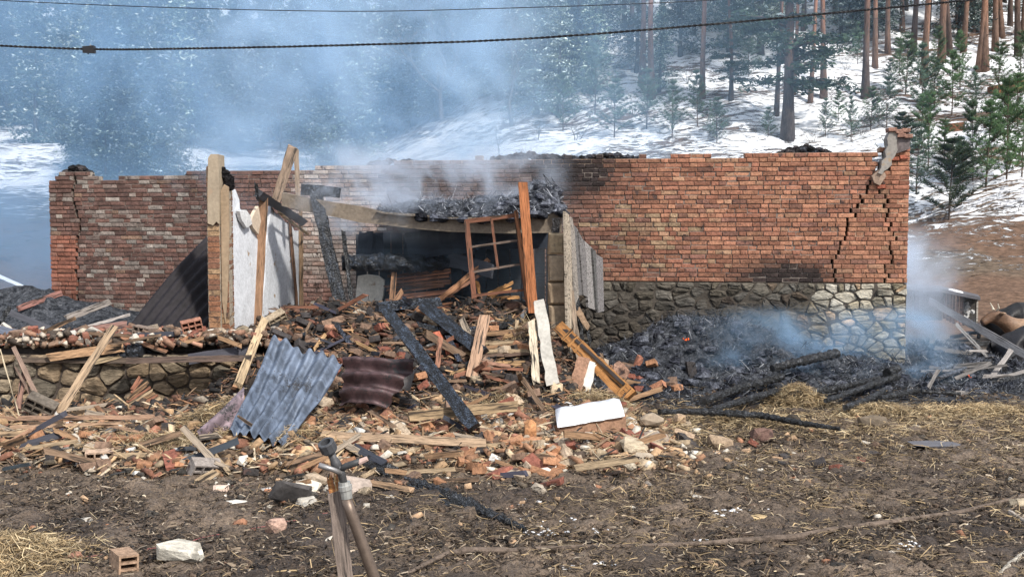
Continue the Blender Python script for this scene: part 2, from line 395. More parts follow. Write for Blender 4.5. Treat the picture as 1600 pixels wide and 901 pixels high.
V, F, C, _ = gridmesh('l', np.arange(-9.4, -5.2, .05), np.arange(14.4, 17.1, .05), lambda X, Y: FLOOR-.03+m_left(X, Y)+.1*(fbm(X*8, Y*8, 3, 3)-.5), lambda X, Y, Z: np.ones(X.shape+(3,)), None)
tag(npobj('ash_drift', V, F, C, 'ash'), 'grey drift of ash on the floor at the left end of the brick wall', 'ash', kind='stuff')

# ================================================================== FOREST
def leaf_tris(cent, rad, per, size, col, flat=.7, snow=0):
    """cent (n,3), rad (n,), per clump; returns V,F,C"""
    cent = np.asarray(cent, float); n = len(cent)
    c = np.repeat(cent, per, 0); r = np.repeat(np.asarray(rad, float), per)
    d = np.random.randn(n*per, 3); d /= np.linalg.norm(d, axis=1)[:, None]; d[:, 2] *= flat
    p = c+d*(r*np.random.rand(n*per)**.45)[:, None]
    a = np.random.randn(n*per, 3); a /= np.linalg.norm(a, axis=1)[:, None]; a[:, 2] *= .6
    b_ = np.cross(a, np.random.randn(n*per, 3)); b_ /= np.linalg.norm(b_, axis=1)[:, None]+1e-9
    s = (size*(.6+.8*np.random.rand(n*per)))[:, None]
    V = np.stack([p-a*s, p+a*s, p+b_*s*.55], 1).reshape(-1, 3)
    base_ = np.repeat((np.asarray(col)*(.65+.75*np.random.rand(n, 1))), per, 0)*(.75+.5*np.random.rand(n*per, 1))
    if snow:
        m = (np.random.rand(n*per) < snow) & (d[:, 2] > -.15); base_[m] = (.42, .48, .48)
    return V, np.arange(len(V)).reshape(-1, 3), np.repeat(base_, 3, 0)
def trunk_mb(h, r0, r1, bend=.15, col=(.1, .06, .045), col2=None, n=9, stubs=0):
    mb = MB(); k = 9; ph = random.random()*6
    pts = [(bend*sin(ph+i*.5)*i/k, bend*cos(ph*1.7+i*.6)*i/k, h*i/k-(.4 if i == 0 else 0)) for i in range(k+1)]
    rr = [r0*(1-i/k)+r1*i/k for i in range(k+1)]; rr[0] = r0*1.5; rr[1] *= 1.04
    tube(mb, pts, rr, n, col, .08)
    if col2:
        for i in range(len(mb.v)):
            t = min(1, max(0, (mb.v[i][2]/h-.15)/.35)); mb.c[i] = tuple(col[j]*(1-t)+col2[j]*t for j in range(3))
    for _ in range(stubs):
        t = random.uniform(.12, .6); i = int(t*k); a = random.random()*6.28; p = Vector(pts[i]); L = random.uniform(.2, .8)
        tube(mb, [p, p+Vector((cos(a)*L, sin(a)*L, -.1*L+random.uniform(-.1, .2)))], [.02, .006], 4, (.06, .045, .04))
    return mb
def tall_pine(h, r0, crown0, green, snow=.04):
    tm = trunk_mb(h, r0, r0*.35, .25, (.085, .06, .05), (.27, .12, .06), stubs=10)
    cs, rs = [], []
    z = crown0
    while z < h+.3:
        t = (z-crown0)/(h-crown0+.01); R = (1.9*(1-t)+.5)*random.uniform(.7, 1.2); k = random.randint(3, 5)
        for j in range(k):
            a = random.random()*6.28
            if random.random() < .12: continue
            tube(tm, [(0, 0, z-.2), (cos(a)*R*.5, sin(a)*R*.5, z+.05), (cos(a)*R, sin(a)*R, z+.1)], [.05*(1-t)+.015, .03, .01], 4, (.12, .07, .045))
            for q in (.45, .7, .95):
                cs.append((cos(a)*R*q+random.uniform(-.2, .2), sin(a)*R*q+random.uniform(-.2, .2), z+.05+random.uniform(-.12, .2))); rs.append(.42*random.uniform(.7, 1.2))
        z += random.uniform(.35, .6)
    return tm, leaf_tris(cs, rs, 34, .13, green, .5, snow)
def big_pine(h, r0):
    tm = trunk_mb(h, r0, r0*.3, .2, (.07, .055, .05), (.20, .10, .06), stubs=6)
    cs, rs = [], []
    for k in range(46):
        z = random.uniform(.14, 1)*h; R = random.uniform(.8, 2.6)*(1-.45*z/h); a = random.random()*6.28
        e = Vector((cos(a)*R, sin(a)*R, z+random.uniform(-.35, .25)))
        tube(tm, [(0, 0, z-.1), (e*.5+Vector((0, 0, z*.5+.1))), e], [.06, .035, .012], 4, (.07, .05, .04))
        for q in np.linspace(.3, 1, 6):
            cs.append((e.x*q+random.uniform(-.25, .25), e.y*q+random.uniform(-.25, .25), z+(e.z-z)*q+random.uniform(-.1, .15))); rs.append(.38)
    return tm, leaf_tris(cs, rs, 40, .12, (.028, .050, .030), .45, .02)
def conifer(h, R0, green, snow):
    tm = trunk_mb(h, .06+h*.011, .015, .05, (.05, .04, .035), stubs=0, n=6)
    cs, rs = [], []; z = h*.08
    while z < h:
        t = z/h; R = R0*(1-t)**.8+.12
        k = int(5+5*(1-t))
        for j in range(k):
            a = random.random()*6.28; RR = R*random.uniform(.65, 1.15)
            for q in (.35, .65, .95):
                cs.append((cos(a)*RR*q, sin(a)*RR*q, z-.18*RR*q+random.uniform(-.08, .12))); rs.append(.16+.16*R0*(1-t))
        z += .22+.16*(1-t)
    return tm, leaf_tris(cs, rs, 13, .105, green, .45, snow*.8)
def sapling(h, R0, green, dense=1.0):
    tm = trunk_mb(h, .012+h*.009, .006, .04, (.09, .065, .05), n=5)
    V, Fc, C = [], [], []; z = h*.12
    cs = []
    while z < h:
        t = z/h; R = R0*(1-t)**.7+.1; k = random.randint(4, 6)
        for j in range(k):
            a = random.random()*6.28; RR = R*random.uniform(.6, 1.1)
            e = Vector((cos(a)*RR, sin(a)*RR, z+RR*.55)); s = Vector((0, 0, z))
            tube(tm, [s, s.lerp(e, .5)-Vector((0, 0, .04)), e], [.009, .007, .003], 3, (.10, .07, .05))
            for q in np.linspace(.3, 1, max(2, int(4*dense))): cs.append(tuple(s.lerp(e, q)))
        z += h*random.uniform(.07, .12)
    cs.append((0, 0, h))
    cs = np.array(cs); per = 20; n = len(cs)*per
    c = np.repeat(cs, per, 0); d = np.random.randn(n, 3); d[:, 2] = np.abs(d[:, 2])*.8+.15; d /= np.linalg.norm(d, axis=1)[:, None]
    L = .11+.07*np.random.rand(n, 1); side = np.cross(d, np.random.randn(n, 3)); side /= np.linalg.norm(side, axis=1)[:, None]
    V = np.stack([c-side*.008, c+side*.008, c+d*L], 1).reshape(-1, 3)
    C = np.repeat(np.repeat(np.array(green)*(.6+.8*np.random.rand(len(cs), 1)), per, 0), 3, 0)
    return tm, (V, np.arange(len(V)).reshape(-1, 3), C)
def bare_tree(h, r0, spread=.9, depth=5, col=(.10, .085, .075)):
    mb = MB()
    def go(p, d, L, r, k):
        q = p+d*L*.5+Vector((random.uniform(-.08, .08), random.uniform(-.08, .08), 0))*L; e = q+(d+Vector((random.uniform(-.25, .25), random.uniform(-.25, .25), .05)))*L*.5
        tube(mb, [p, q, e], [r, r*.8, r*.62], 5 if k > 2 else 3, col, cap=False)
        if k == 0: return
        for _ in range(3 if k > 1 else 4):
            dd = (d+Vector((random.gauss(0, spread*.55), random.gauss(0, spread*.55), random.gauss(.08, .3)))).normalized()
            go(e if random.random() < .6 else q, dd, L*random.uniform(.6, .82), r*.58, k-1)
    go(Vector((0, 0, -.3)), Vector((0, 0, 1)), h*.3, r0, depth)
    return mb
def make_tree(name, tm, lv, trunk_mat='bark'):
    r = bpy.data.objects.new(name, None); COL.objects.link(r)
    t = tm.build('trunk', trunk_mat, r, smooth=True)
    if lv is not None:
        c = npobj('crown', lv[0], lv[1], lv[2], 'needles', parent=r)
    return r
def copy_tree(o, parent=None):
    c = o.copy(); COL.objects.link(c); c.parent = parent
    for k in [x for x in o.children]: copy_tree(k, c)
    return c
PROTO = {}
def plant(kind, px, py, scale=1.0, sz=None, desc='', cat='tree', group='', rot=None, Y=None):
    """a tree of this kind rooted where the pixel ray meets the hillside"""
    mk, used = PROTO[kind]
    o = mk if not used else copy_tree(mk); PROTO[kind][1] = True
    p = hit(px, py) if Y is None else Vector((P(px, 354, Y).x, Y, 0))
    if Y is not None: p.z = float(base(np.array([p.x]), np.array([Y]))[0])
    o.location = (p.x, p.y, p.z-.05); o.rotation_euler = (random.uniform(-.03, .03), random.uniform(-.03, .03), random.random()*6.28 if rot is None else rot)
    o.scale = (scale, scale, sz or scale)
    if kind[:3] == 'con':
        q = random.choice((.5, .7, 1, 1.3, 1.7))
        for c in o.children:
            if c.name.startswith('crown'): c.color = (q, q, q*random.uniform(.85, 1.1), 1)
    auto(o, desc, cat, group); return o
G1, G2, G3 = (.030, .055, .040), (.038, .066, .036), (.045, .085, .035)
for i in range(3): PROTO['pine%d' % i] = [make_tree('tall_pine', *tall_pine(15+i, .15, 8.2+i*.6, G1)), False]
PROTO['big'] = [make_tree('broad_pine', *big_pine(11.5, .2)), False]
for i in range(4): PROTO['con%d' % i] = [make_tree('conifer', *conifer(5.5+i*.8, 1.25+.12*i, ((.045, .070, .062), (.055, .08, .066), (.04, .06, .052), (.06, .075, .05))[i], (.26, .4, .18, .32)[i])), False]
for i in range(4): PROTO['sap%d' % i] = [make_tree('pine_sapling', *sapling(2.0, .62+.08*i, ((.06, .11, .045), (.08, .14, .065), (.055, .09, .045), (.07, .11, .08))[i])), False]
PROTO['bushy'] = [make_tree('spruce_sapling', *sapling(2.0, 1.0, (.022, .036, .016), 1.8)), False]
for i in range(2): PROTO['bare%d' % i] = [make_tree('bare_tree', bare_tree(6.5, .1, .9, 5), None), False]
PROTO['shrub'] = [make_tree('bare_shrub', bare_tree(1.8, .02, 1.3, 4, (.12, .10, .085)), None), False]
FL = [(1222, 120, 'broad dark pine'), (1352, 130, 'lone straight pine'), (1097, 120, 'pale pine trunk'), (1535, 100, 'paired orange trunks'), (1480, 330, 'dark bushy spruce'),
      (1400, 230, 'plastered wall corner'), (1545, 260, 'bright green sapling'), (1010, 130, 'grey leaning pine'), (900, 80, 'shaded pine group'), (660, 60, 'bare branching tree'),
      (60, 120, 'sky gap'), (200, 160, 'thin smoke'), (330, 180, 'snow glimpse'), (450, 120, 'smoke column'), (560, 200, 'rising smoke'), (750, 200, 'blue smoke'), (1300, 60, 'slender pines'), (1430, 70, 'pine stand')]
# tall pines, px, py of the foot, trunk width in px
TP = [(1097, 155, 9), (1213, 182, 7), (1287, 152, 9), (1266, 162, 7), (1352, 154, 11), (1367, 107, 8), (1387, 85, 8), (1427, 82, 8), (1443, 134, 10), (1471, 98, 11), (1484, 88, 8), (1505, 82, 8),
      (1529, 114, 10), (1539, 112, 10), (1555, 80, 9), (1566, 60, 8), (1591, 88, 9), (1003, 132, 9), (1019, 155, 10), (905, 96, 11), (931, 102, 12), (1240, 150, 6), (1140, 60, 8), (1410, 52, 7), (1330, 40, 7), (1450, 46, 6), (1306, 36, 7), (1520, 52, 7), (1578, 42, 7), (1496, 38, 6), (1598, 60, 8), (1060, 42, 7), (985, 70, 8), (1180, 55, 7), (1255, 48, 7), (1376, 30, 6), (1545, 30, 6), (870, 60, 7), (1035, 70, 6)]
for i, (px, py, wd) in enumerate(TP):
    p = hit(px, py); r = wd/2/1600*p.y
    sun_tinted = px in (1529, 1539, 1287, 1097)
    o = plant('pine%d' % (i % 3), px, py, r/.15*.96, max(.85, r/.15*.96), 'tall reddish pine trunk' if sun_tinted else ('thin tall pine' if wd < 8 else 'tall straight brown pine'), 'pine tree', 'tall pines on the snowy slope')
    o.rotation_euler = (random.gauss(0, .025), random.gauss(0, .035), random.random()*6)
    if sun_tinted:
        for c in o.children: c.color = (1.9, 1.7, 1.5, 1) if c.name.startswith('trunk') else (1, 1, 1, 1)  # brighter, warmer trunk colour stands in for sunlight on these pines
plant('big', 1230, 218, 1, 1, 'broad dark pine with low hanging boughs', 'pine tree', 'broad dark pines', 1.0)
plant('big', 1142, 158, .45, .42, 'small broad pine', 'pine tree', 'broad dark pines')
SP = [(1460, 172, .9, 2), (1487, 182, 1.0, 1), (1442, 200, 1.1, 3), (1540, 300, 1.15, 1), (1572, 292, 1.3, 0), (1597, 276, 1.1, 0), (1520, 288, 1.0, 2), (1500, 296, .8, 3), (1432, 305, 1.1, 3), (1450, 262, .9, 0), (1415, 150, .9, 2),
      (1385, 200, .7, 3), (1310, 190, .6, 1), (1360, 205, .6, 2), (1590, 200, 1.0, 0), (1560, 150, .8, 2), (1500, 140, .9, 1), (1465, 120, .8, 2), (1170, 120, .8, 3), (1200, 215, .6, 3), (1290, 215, .5, 3), (1330, 225, .6, 3), (1440, 235, .8, 1), (1575, 235, 1.1, 2),
      (1090, 200, .8, 3), (1050, 215, .9, 3), (1010, 205, 1.0, 3), (960, 215, 1.0, 3), (930, 180, 1.1, 3), (880, 205, 1.0, 2), (1120, 225, .7, 3), (1475, 250, .7, 0), (1405, 120, .7, 0), (1340, 100, .7, 3), (1390, 140, .6, 3), (1595, 130, .8, 2), (1525, 190, .8, 3), (1551, 215, .7, 1)]
random.seed(77)
for px, py, s, k in SP: plant('sap%d' % k, px, py, s*random.uniform(.7, 1.05), s*random.uniform(.85, 1.3), ['bright green pine sapling', 'bushy green pine sapling', 'dark green pine sapling', 'pale hazy pine sapling'][k], 'sapling', 'young pines on the snowy slope')
plant('bushy', 1483, 346, 1.05, 1.1, 'dark dense low spruce', 'spruce', 'young spruces')
plant('bushy', 1405, 262, .7, .8, 'small dense spruce', 'spruce', 'young spruces')
random.seed(11)
for i in range(34):    # conifers on the farther part of the right hand slope and the centre
    px = random.uniform(880, 1330) if i < 24 else random.uniform(1330, 1600); py = random.uniform(5, 95) if px > 1080 else random.uniform(15, 150)
    k = random.randrange(4); plant('con%d' % k, px, py, random.uniform(.6, 1.0), None, ['grey green conifer', 'frosted grey conifer', 'dark grey conifer', 'olive grey conifer'][k], 'conifer', 'conifers high on the slope')
n = 0
for i in range(900):   # the dense wood seen through the smoke
    Y = random.choice((random.uniform(30, 40), random.uniform(38, 64))); px = random.uniform(-60, 900)
    x = P(px, 354, Y).x; z = float(base(np.array([x]), np.array([Y]))[0]); _, py = proj((x, Y, z))
    if px < 150 and py > 200: continue
    if 250 < px < 530 and py > 165: continue
    if 560 < px < 900 and py > 190: continue
    if 150 < px < 900 and Y < 38 and random.random() < .5: continue
    k = random.randrange(4); sc = random.uniform(.6, 1.15)*(1.0 if Y > 36 else .7)
    plant('con%d' % k, px, py, sc, None, ['grey green frosted conifer', 'frosted blue grey conifer', 'dark grey conifer', 'olive grey conifer'][k], 'conifer', 'conifers in the smoky wood', Y=Y); n += 1
    if n > 270: break
for i in range(70):    # the far edge of the wood, standing against the sky
    px = random.uniform(-80, 780); Y = random.uniform(50, 68)
    if px < 190 and i % 2: px = random.uniform(-60, 190)
    k = random.randrange(4); plant('con%d' % k, px, 0, random.uniform(1.15, 1.6), None, ['tall grey far conifer', 'tall frosted far conifer', 'tall dark far conifer', 'tall olive far conifer'][k], 'conifer', 'conifers at the far edge of the wood', Y=Y)
plant('bare0', 620, 190, 1.25, 1.3, 'pale bare branching tree', 'bare tree', 'bare trees at the wood edge'); plant('bare1', 690, 175, 1.1, 1.15, 'pale bare branching tree', 'bare tree', 'bare trees at the wood edge')
plant('bare1', 440, 235, .8, .8, 'small bare tree', 'bare tree', 'bare trees at the wood edge'); plant('bare0', 560, 245, .7, .7, 'small bare tree', 'bare tree', 'bare trees at the wood edge'); plant('bare0', 800, 185, .9, .9, 'small bare tree', 'bare tree', 'bare trees at the wood edge')
for px, py, s in [(1290, 160, .6), (1300, 158, .7), (1375, 195, .9), (1345, 215, .8), (1320, 110, .8), (1270, 225, .7), (1430, 215, .7), (1180, 210, .7), (900, 220, 1.1), (840, 215, 1.2), (780, 225, 1.2), (990, 180, 1.1), (1075, 130, 1), (1230, 90, 1), (1555, 255, .6), (1590, 330, .5), (1130, 200, .8)]:
    plant('shrub', px, py, s, None, 'leafless grey shrub', 'shrub', 'leafless shrubs on the slope')
flush_auto(FL)
# fallen twigs and brush on the slope
mb = MB(); random.seed(5)
for i in range(900):
    px = random.uniform(950, 1620) if i < 760 else random.uniform(-20, 400); py = random.uniform(100, 330) if i < 700 else random.uniform(300, 440); p = hit(px, py)
    if p.y < 22: continue
    a = random.uniform(-.5, .5)+random.choice((0, pi)); L = random.uniform(.15, .9); d = Vector((cos(a)*L, sin(a)*L*.6, random.uniform(0, .12)*L))
    tube(mb, [p+Vector((0, 0, .02)), p+d*.5+Vector((0, 0, .05)), p+d+Vector((0, 0, .03))], [.013, .011, .005], 3, random.choice(((.05, .035, .025), (.09, .06, .04), (.14, .10, .07))), cap=False)
tag(mb.build('fallen_twigs', 'bark'), 'dark fallen twigs and brush strewn over the snowy slope', 'brush', kind='stuff')
mb = MB()
for i in range(110):
    px = random.uniform(1430, 1600); py = 305+random.uniform(-35, 35)-(px-1500)*.12; p = hit(px, py); a = random.uniform(-.3, .5); L = random.uniform(.4, 1.6)
    d = Vector((cos(a)*L, sin(a)*L, random.uniform(.0, .3)*L)); tube(mb, [p+Vector((0, 0, .03)), p+d*.5+Vector((0, 0, .09)), p+d+Vector((0, 0, .05))], [.028, .02, .008], 4, random.choice(((.6, .62, .66), (.55, .56, .6), (.16, .12, .09))), cap=False)
tag(mb.build('brushwood', 'bark'), 'snow covered brushwood lying at the edge of the brown slope', 'brush', kind='stuff')
for (px, py, s) in [(1493, 205, .34), (1562, 146, .5), (1590, 140, .35)]:
    p = hit(px, py); mb = MB(); V = boxv(s*1.4, s, s*.8, s*.2); mb.add(V, BOXF, (.20, .09, .05)); o = mb.build('rock', 'stone'); o.location = p+Vector((0, 0, s*.2)); auto(o, 'reddish bare rock', 'rock', 'rocks in the snow')
flush_auto(FL)
# ================================================================== THE BRICK WALL
random.seed(21); np.random.seed(21)
WA = P(80, 400, 17.2); WB = P(1418, 400, 15.5); WA.z = WB.z = 0
WD = (WB-WA); WL = WD.length; WD.normalize(); WN = Vector((WD.y, -WD.x, 0))    # WN points to the camera
WM = Matrix.Translation(WA) @ Matrix(((WD.x, -WN.x, 0, 0), (WD.y, -WN.y, 0, 0), (0, 0, 1, 0), (0, 0, 0, 1)))   # local: x along, y away from camera, z up
def wuv(px, py):
    p = on_plane(px, py, WA, WN)-WA; return p.dot(WD), p.z
def pl(pts):
    q = [wuv(*p) for p in pts]; return np.array([a for a, b in q]), np.array([b for a, b in q])
TOPU, TOPZ = pl([(80, 283), (92, 272), (130, 270), (152, 282), (215, 276), (325, 271), (470, 264), (540, 257), (600, 254), (728, 251), (762, 248), (1000, 247), (1200, 240), (1366, 236), (1368, 262), (1384, 272), (1386, 232), (1418, 228)])
def wtop(u): return float(np.interp(u, TOPU, TOPZ))
ZB = wuv(1200, 441)[1]; CRS = .0705
US = wuv(893, 440)[0]          # where the stone base begins to be seen
c1z, c1u = pl([(1376, 262), (1345, 308), (1327, 345), (1312, 380), (1303, 405), (1306, 441)])[::-1]
c2z, c2u = pl([(1370, 262), (1383, 320), (1389, 345), (1397, 375), (1384, 425), (1385, 441)])[::-1]
c3z, c3u = pl([(115, 280), (118, 330), (124, 345), (121, 420), (121, 560)])[::-1]
def at(cz_, cu, z): return float(np.interp(-z, -cz_, cu))
wall = empty('brick_wall', (WA.x, WA.y, 0), 'long burnt red brick back wall on a stone base with a jagged sooty top', 'wall')
wall.rotation_euler = (0, 0, math.atan2(WD.y, WD.x)); wall.location = WA
bpy.context.view_layer.update()
RED, ORANGE, PURPLE, TAN, WHITE, SOOT = (.27, .118, .078), (.37, .185, .115), (.165, .09, .075), (.36, .26, .165), (.40, .36, .32), (.022, .019, .02)
def lerp3(a, b, t): return tuple(a[i]*(1-t)+b[i]*t for i in range(3))
def f1(x, a, b):
    t = min(1, max(0, (x-a)/(b-a))); return t*t*(3-2*t)
def g2(px, py, cx, cy, rx, ry): return math.exp(-((px-cx)/rx)**2-((py-cy)/ry)**2)
def brick_col(u, z):
    p = WA+WD*u; px, py = proj((p.x, p.y, z)); r = random.random()
    right = f1(px, 860, 990)
    c = lerp3(lerp3((.165, .105, .092), RED, .10+.35*random.random()), lerp3(RED, ORANGE, random.random()), right)
    if r < .08: c = lerp3(c, PURPLE, .6)
    elif r > .96: c = lerp3(c, TAN, .35)
    pt = max(.75*g2(px, py, 1020, 358, 70, 24), .6*g2(px, py, 980, 385, 45, 30), .5*g2(px, py, 1090, 402, 50, 10))
    if random.random() < pt: c = lerp3(c, TAN, random.uniform(.4, 1))
    if px < 330 and random.random() < .30*g2(px, py, 230, 350, 110, 75)+.12: c = lerp3(c, WHITE, random.uniform(.35, .9))
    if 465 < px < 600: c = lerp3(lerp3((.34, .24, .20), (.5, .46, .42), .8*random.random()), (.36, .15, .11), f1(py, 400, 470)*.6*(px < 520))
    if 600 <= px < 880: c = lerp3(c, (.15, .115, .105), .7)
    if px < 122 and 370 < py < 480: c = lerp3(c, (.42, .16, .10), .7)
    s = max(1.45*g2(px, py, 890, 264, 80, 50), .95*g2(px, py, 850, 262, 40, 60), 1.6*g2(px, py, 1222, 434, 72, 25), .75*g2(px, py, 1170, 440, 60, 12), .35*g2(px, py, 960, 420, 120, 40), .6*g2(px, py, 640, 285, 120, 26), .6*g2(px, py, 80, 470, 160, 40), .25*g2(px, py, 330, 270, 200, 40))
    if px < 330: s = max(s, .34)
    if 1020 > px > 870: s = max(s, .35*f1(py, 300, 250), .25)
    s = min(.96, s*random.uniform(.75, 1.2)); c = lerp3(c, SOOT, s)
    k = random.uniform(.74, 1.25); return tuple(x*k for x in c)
def brick_vf(u0, u1, z0, h, proud):
    """one brick with worn arrises, front face towards -y"""
    j = lambda a=.0065: random.uniform(-a, a)
    e = .007; p = -proud+j(.004)
    if random.random() < .12: p += .012
    tl = j(.005)
    B = [(u0+j(), .05, z0+j(.003)), (u1+j(), .05, z0+j(.003)), (u1+j(), .05, z0+h+j(.003)), (u0+j(), .05, z0+h+j(.003))]
    M_ = [(a, p+.009, b_) for a, _, b_ in B]; uc, zc = (u0+u1)/2, z0+h/2
    Fq = [(a+(e if a < uc else -e), p+tl*(1 if a < uc else -1)*.6+j(.002), b_+(e if b_ < zc else -e)) for a, _, b_ in B]
    V = B+M_+Fq; F = []
    for o in (0, 4):
        for i in range(4): F.append((o+i, o+(i+1) % 4, o+4+(i+1) % 4, o+4+i))
    F.append((8, 9, 10, 11)); return V, F
allb = []; zmax = max(TOPZ); mort = MB()
z = ZB+.004-CRS*14
row = 0
rows = []
while z < zmax+.05: rows.append(z); z += CRS
for ri, z0 in enumerate(rows):
    zc = z0+CRS/2
    segs = []
    uA = 0 if zc < wtop(.05) else 0
    start = 0.0 if zc >= ZB else 0.0
    end = WL if zc >= ZB else US+.05
    cuts = [start]
    k3 = at(c3z, c3u, zc)+random.uniform(-.03, .03)
    cuts.append(k3)
    if zc >= ZB:
        a1 = at(c1z, c1u, zc)+random.uniform(-.055, .055); a2 = at(c2z, c2u, zc)+random.uniform(-.055, .055)
        if a2 > a1+.12: cuts += [a1, a2]
        else: cuts += [a2]
    cuts.append(end)
    for i in range(len(cuts)-1):
        a, b_ = cuts[i], cuts[i+1]
        last = i == len(cuts)-2
        gap = random.uniform(.004, .028)+.007*f1(zc, ZB, ZB+1.2)
        sa = a+(gap if i >= 2 or (i == 1) else 0)*(1 if i else 0); sb = b_-(0 if last else gap*.5)
        u = sa; first = True
        mrow = [None, None]
        while u < sb-.03:
            L = random.choice((.25, .25, .12, .12, .12, .19)) if random.random() < .8 else random.uniform(.11, .25)
            if first and ri % 2: L = .125
            first = False
            e = min(u+L, sb)
            if sb-e < .06: e = sb
            um = (u+e)/2
            if zc < wtop(um)-.01+.06*(float(vn(um*2.3, 3.0, 7))-.35)+random.uniform(-.02, .02):
                allb.append((u+.005, e-.005, z0, um))
                mrow[0] = u if mrow[0] is None else mrow[0]; mrow[1] = e
                if u-mrow[0] > 1e9: pass
            elif mrow[0] is not None:
                mort.add([(x*1, y, zz) for x, y, zz in [(mrow[0]+.004, 0, z0-.001), (mrow[1]-.004, 0, z0-.001), (mrow[1]-.004, 0, z0+CRS-.001), (mrow[0]+.004, 0, z0+CRS-.001), (mrow[0]+.004, .19, z0-.001), (mrow[1]-.004, .19, z0-.001), (mrow[1]-.004, .19, z0+CRS-.001), (mrow[0]+.004, .19, z0+CRS-.001)]],
                         [(0, 1, 2, 3), (3, 2, 6, 7), (0, 3, 7, 4), (1, 5, 6, 2), (4, 7, 6, 5)], (.30, .26, .22)); mrow = [None, None]
            u = e
        if mrow[0] is not None:
            p = WA+WD*((mrow[0]+mrow[1])/2); px, py = proj((p.x, p.y, zc)); c = lerp3((.19, .16, .14), (.34, .24, .17), f1(px, 850, 1000))
            mort.add([(mrow[0]+.004, 0, z0-.001), (mrow[1]-.004, 0, z0-.001), (mrow[1]-.004, 0, z0+CRS-.001), (mrow[0]+.004, 0, z0+CRS-.001), (mrow[0]+.004, .19, z0-.001), (mrow[1]-.004, .19, z0-.001), (mrow[1]-.004, .19, z0+CRS-.001), (mrow[0]+.004, .19, z0+CRS-.001)],
                     [(0, 1, 2, 3), (3, 2, 6, 7), (0, 3, 7, 4), (1, 5, 6, 2), (4, 7, 6, 5)], c)
mo = mort.build('mortar', 'mortar', wall); tag(mo, kind='stuff')
# the inner leaf behind, seen only as darkness in the cracks
rl = MB(); N = 120
for i in range(N):
    a, b_ = WL*i/N, WL*(i+1)/N; za, zb_ = wtop(a)-.1, wtop(b_)-.1
    if za < .2: za = .2
    rl.add([(a, .195, -.3), (b_, .195, -.3), (b_, .195, zb_), (a, .195, za), (a, .38, -.3), (b_, .38, -.3), (b_, .38, zb_), (a, .38, za)], [(0, 1, 2, 3), (3, 2, 6, 7), (4, 7, 6, 5), (0, 3, 7, 4), (1, 5, 6, 2)], (.10, .07, .06))
rl.build('inner_leaf', 'mortar', wall)
vis = []
for bk in allb:
    p = WA+WD*bk[3]; px, py = proj((p.x, p.y, bk[2]+.03)); d = (p-CAM).length
    vis.append(((bk[1]-bk[0])/d*(1 if py < 900 else 0), bk))
vis.sort(key=lambda q: -q[0])
big = set(id(q[1]) for q in vis[:300]); rest = MB()
for bk in allb:
    proud = .012 if bk[3] > wuv(122, 300)[0] else .03
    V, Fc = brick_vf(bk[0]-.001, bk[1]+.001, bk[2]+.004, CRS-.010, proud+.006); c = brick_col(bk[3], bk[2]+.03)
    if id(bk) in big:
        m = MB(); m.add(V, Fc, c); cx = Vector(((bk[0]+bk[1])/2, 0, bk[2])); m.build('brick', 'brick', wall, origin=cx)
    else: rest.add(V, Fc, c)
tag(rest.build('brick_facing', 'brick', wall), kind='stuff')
# ------------------------------------------------------------------ stone work by Voronoi cells
def clip(poly, ax, ay, nx, ny):
    out = []
    for i in range(len(poly)):
        p, q = poly[i], poly[(i+1) % len(poly)]; dp = (p[0]-ax)*nx+(p[1]-ay)*ny; dq = (q[0]-ax)*nx+(q[1]-ay)*ny
        if dp <= 0: out.append(p)
        if (dp < 0 < dq) or (dq < 0 < dp):
            t = dp/(dp-dq); out.append((p[0]+(q[0]-p[0])*t, p[1]+(q[1]-p[1])*t))
    return out
def voronoi(outline, pts, asp=1.3):
    """cells stretched sideways by asp"""
    cells = []
    for i, (x, y) in enumerate(pts):
        poly = list(outline)
        nb = sorted(range(len(pts)), key=lambda j: (pts[j][0]-x)**2+((pts[j][1]-y)*asp)**2)[1:22]
        for j in nb:
            X, Y = pts[j]; dx, dy = X-x, (Y-y)*asp*asp
            mx, my = (X+x)/2, (Y+y)/2
            poly = clip(poly, mx, my, dx, dy)
            if len(poly) < 3: break
        cells.append(poly)
    return cells
def relax(outline, pts, n=2, asp=1.3):
    for _ in range(n):
        cs = voronoi(outline, pts, asp); pts = [(sum(p[0] for p in c)/len(c), sum(p[1] for p in c)/len(c)) if len(c) > 2 else pts[i] for i, c in enumerate(cs)]
    return pts
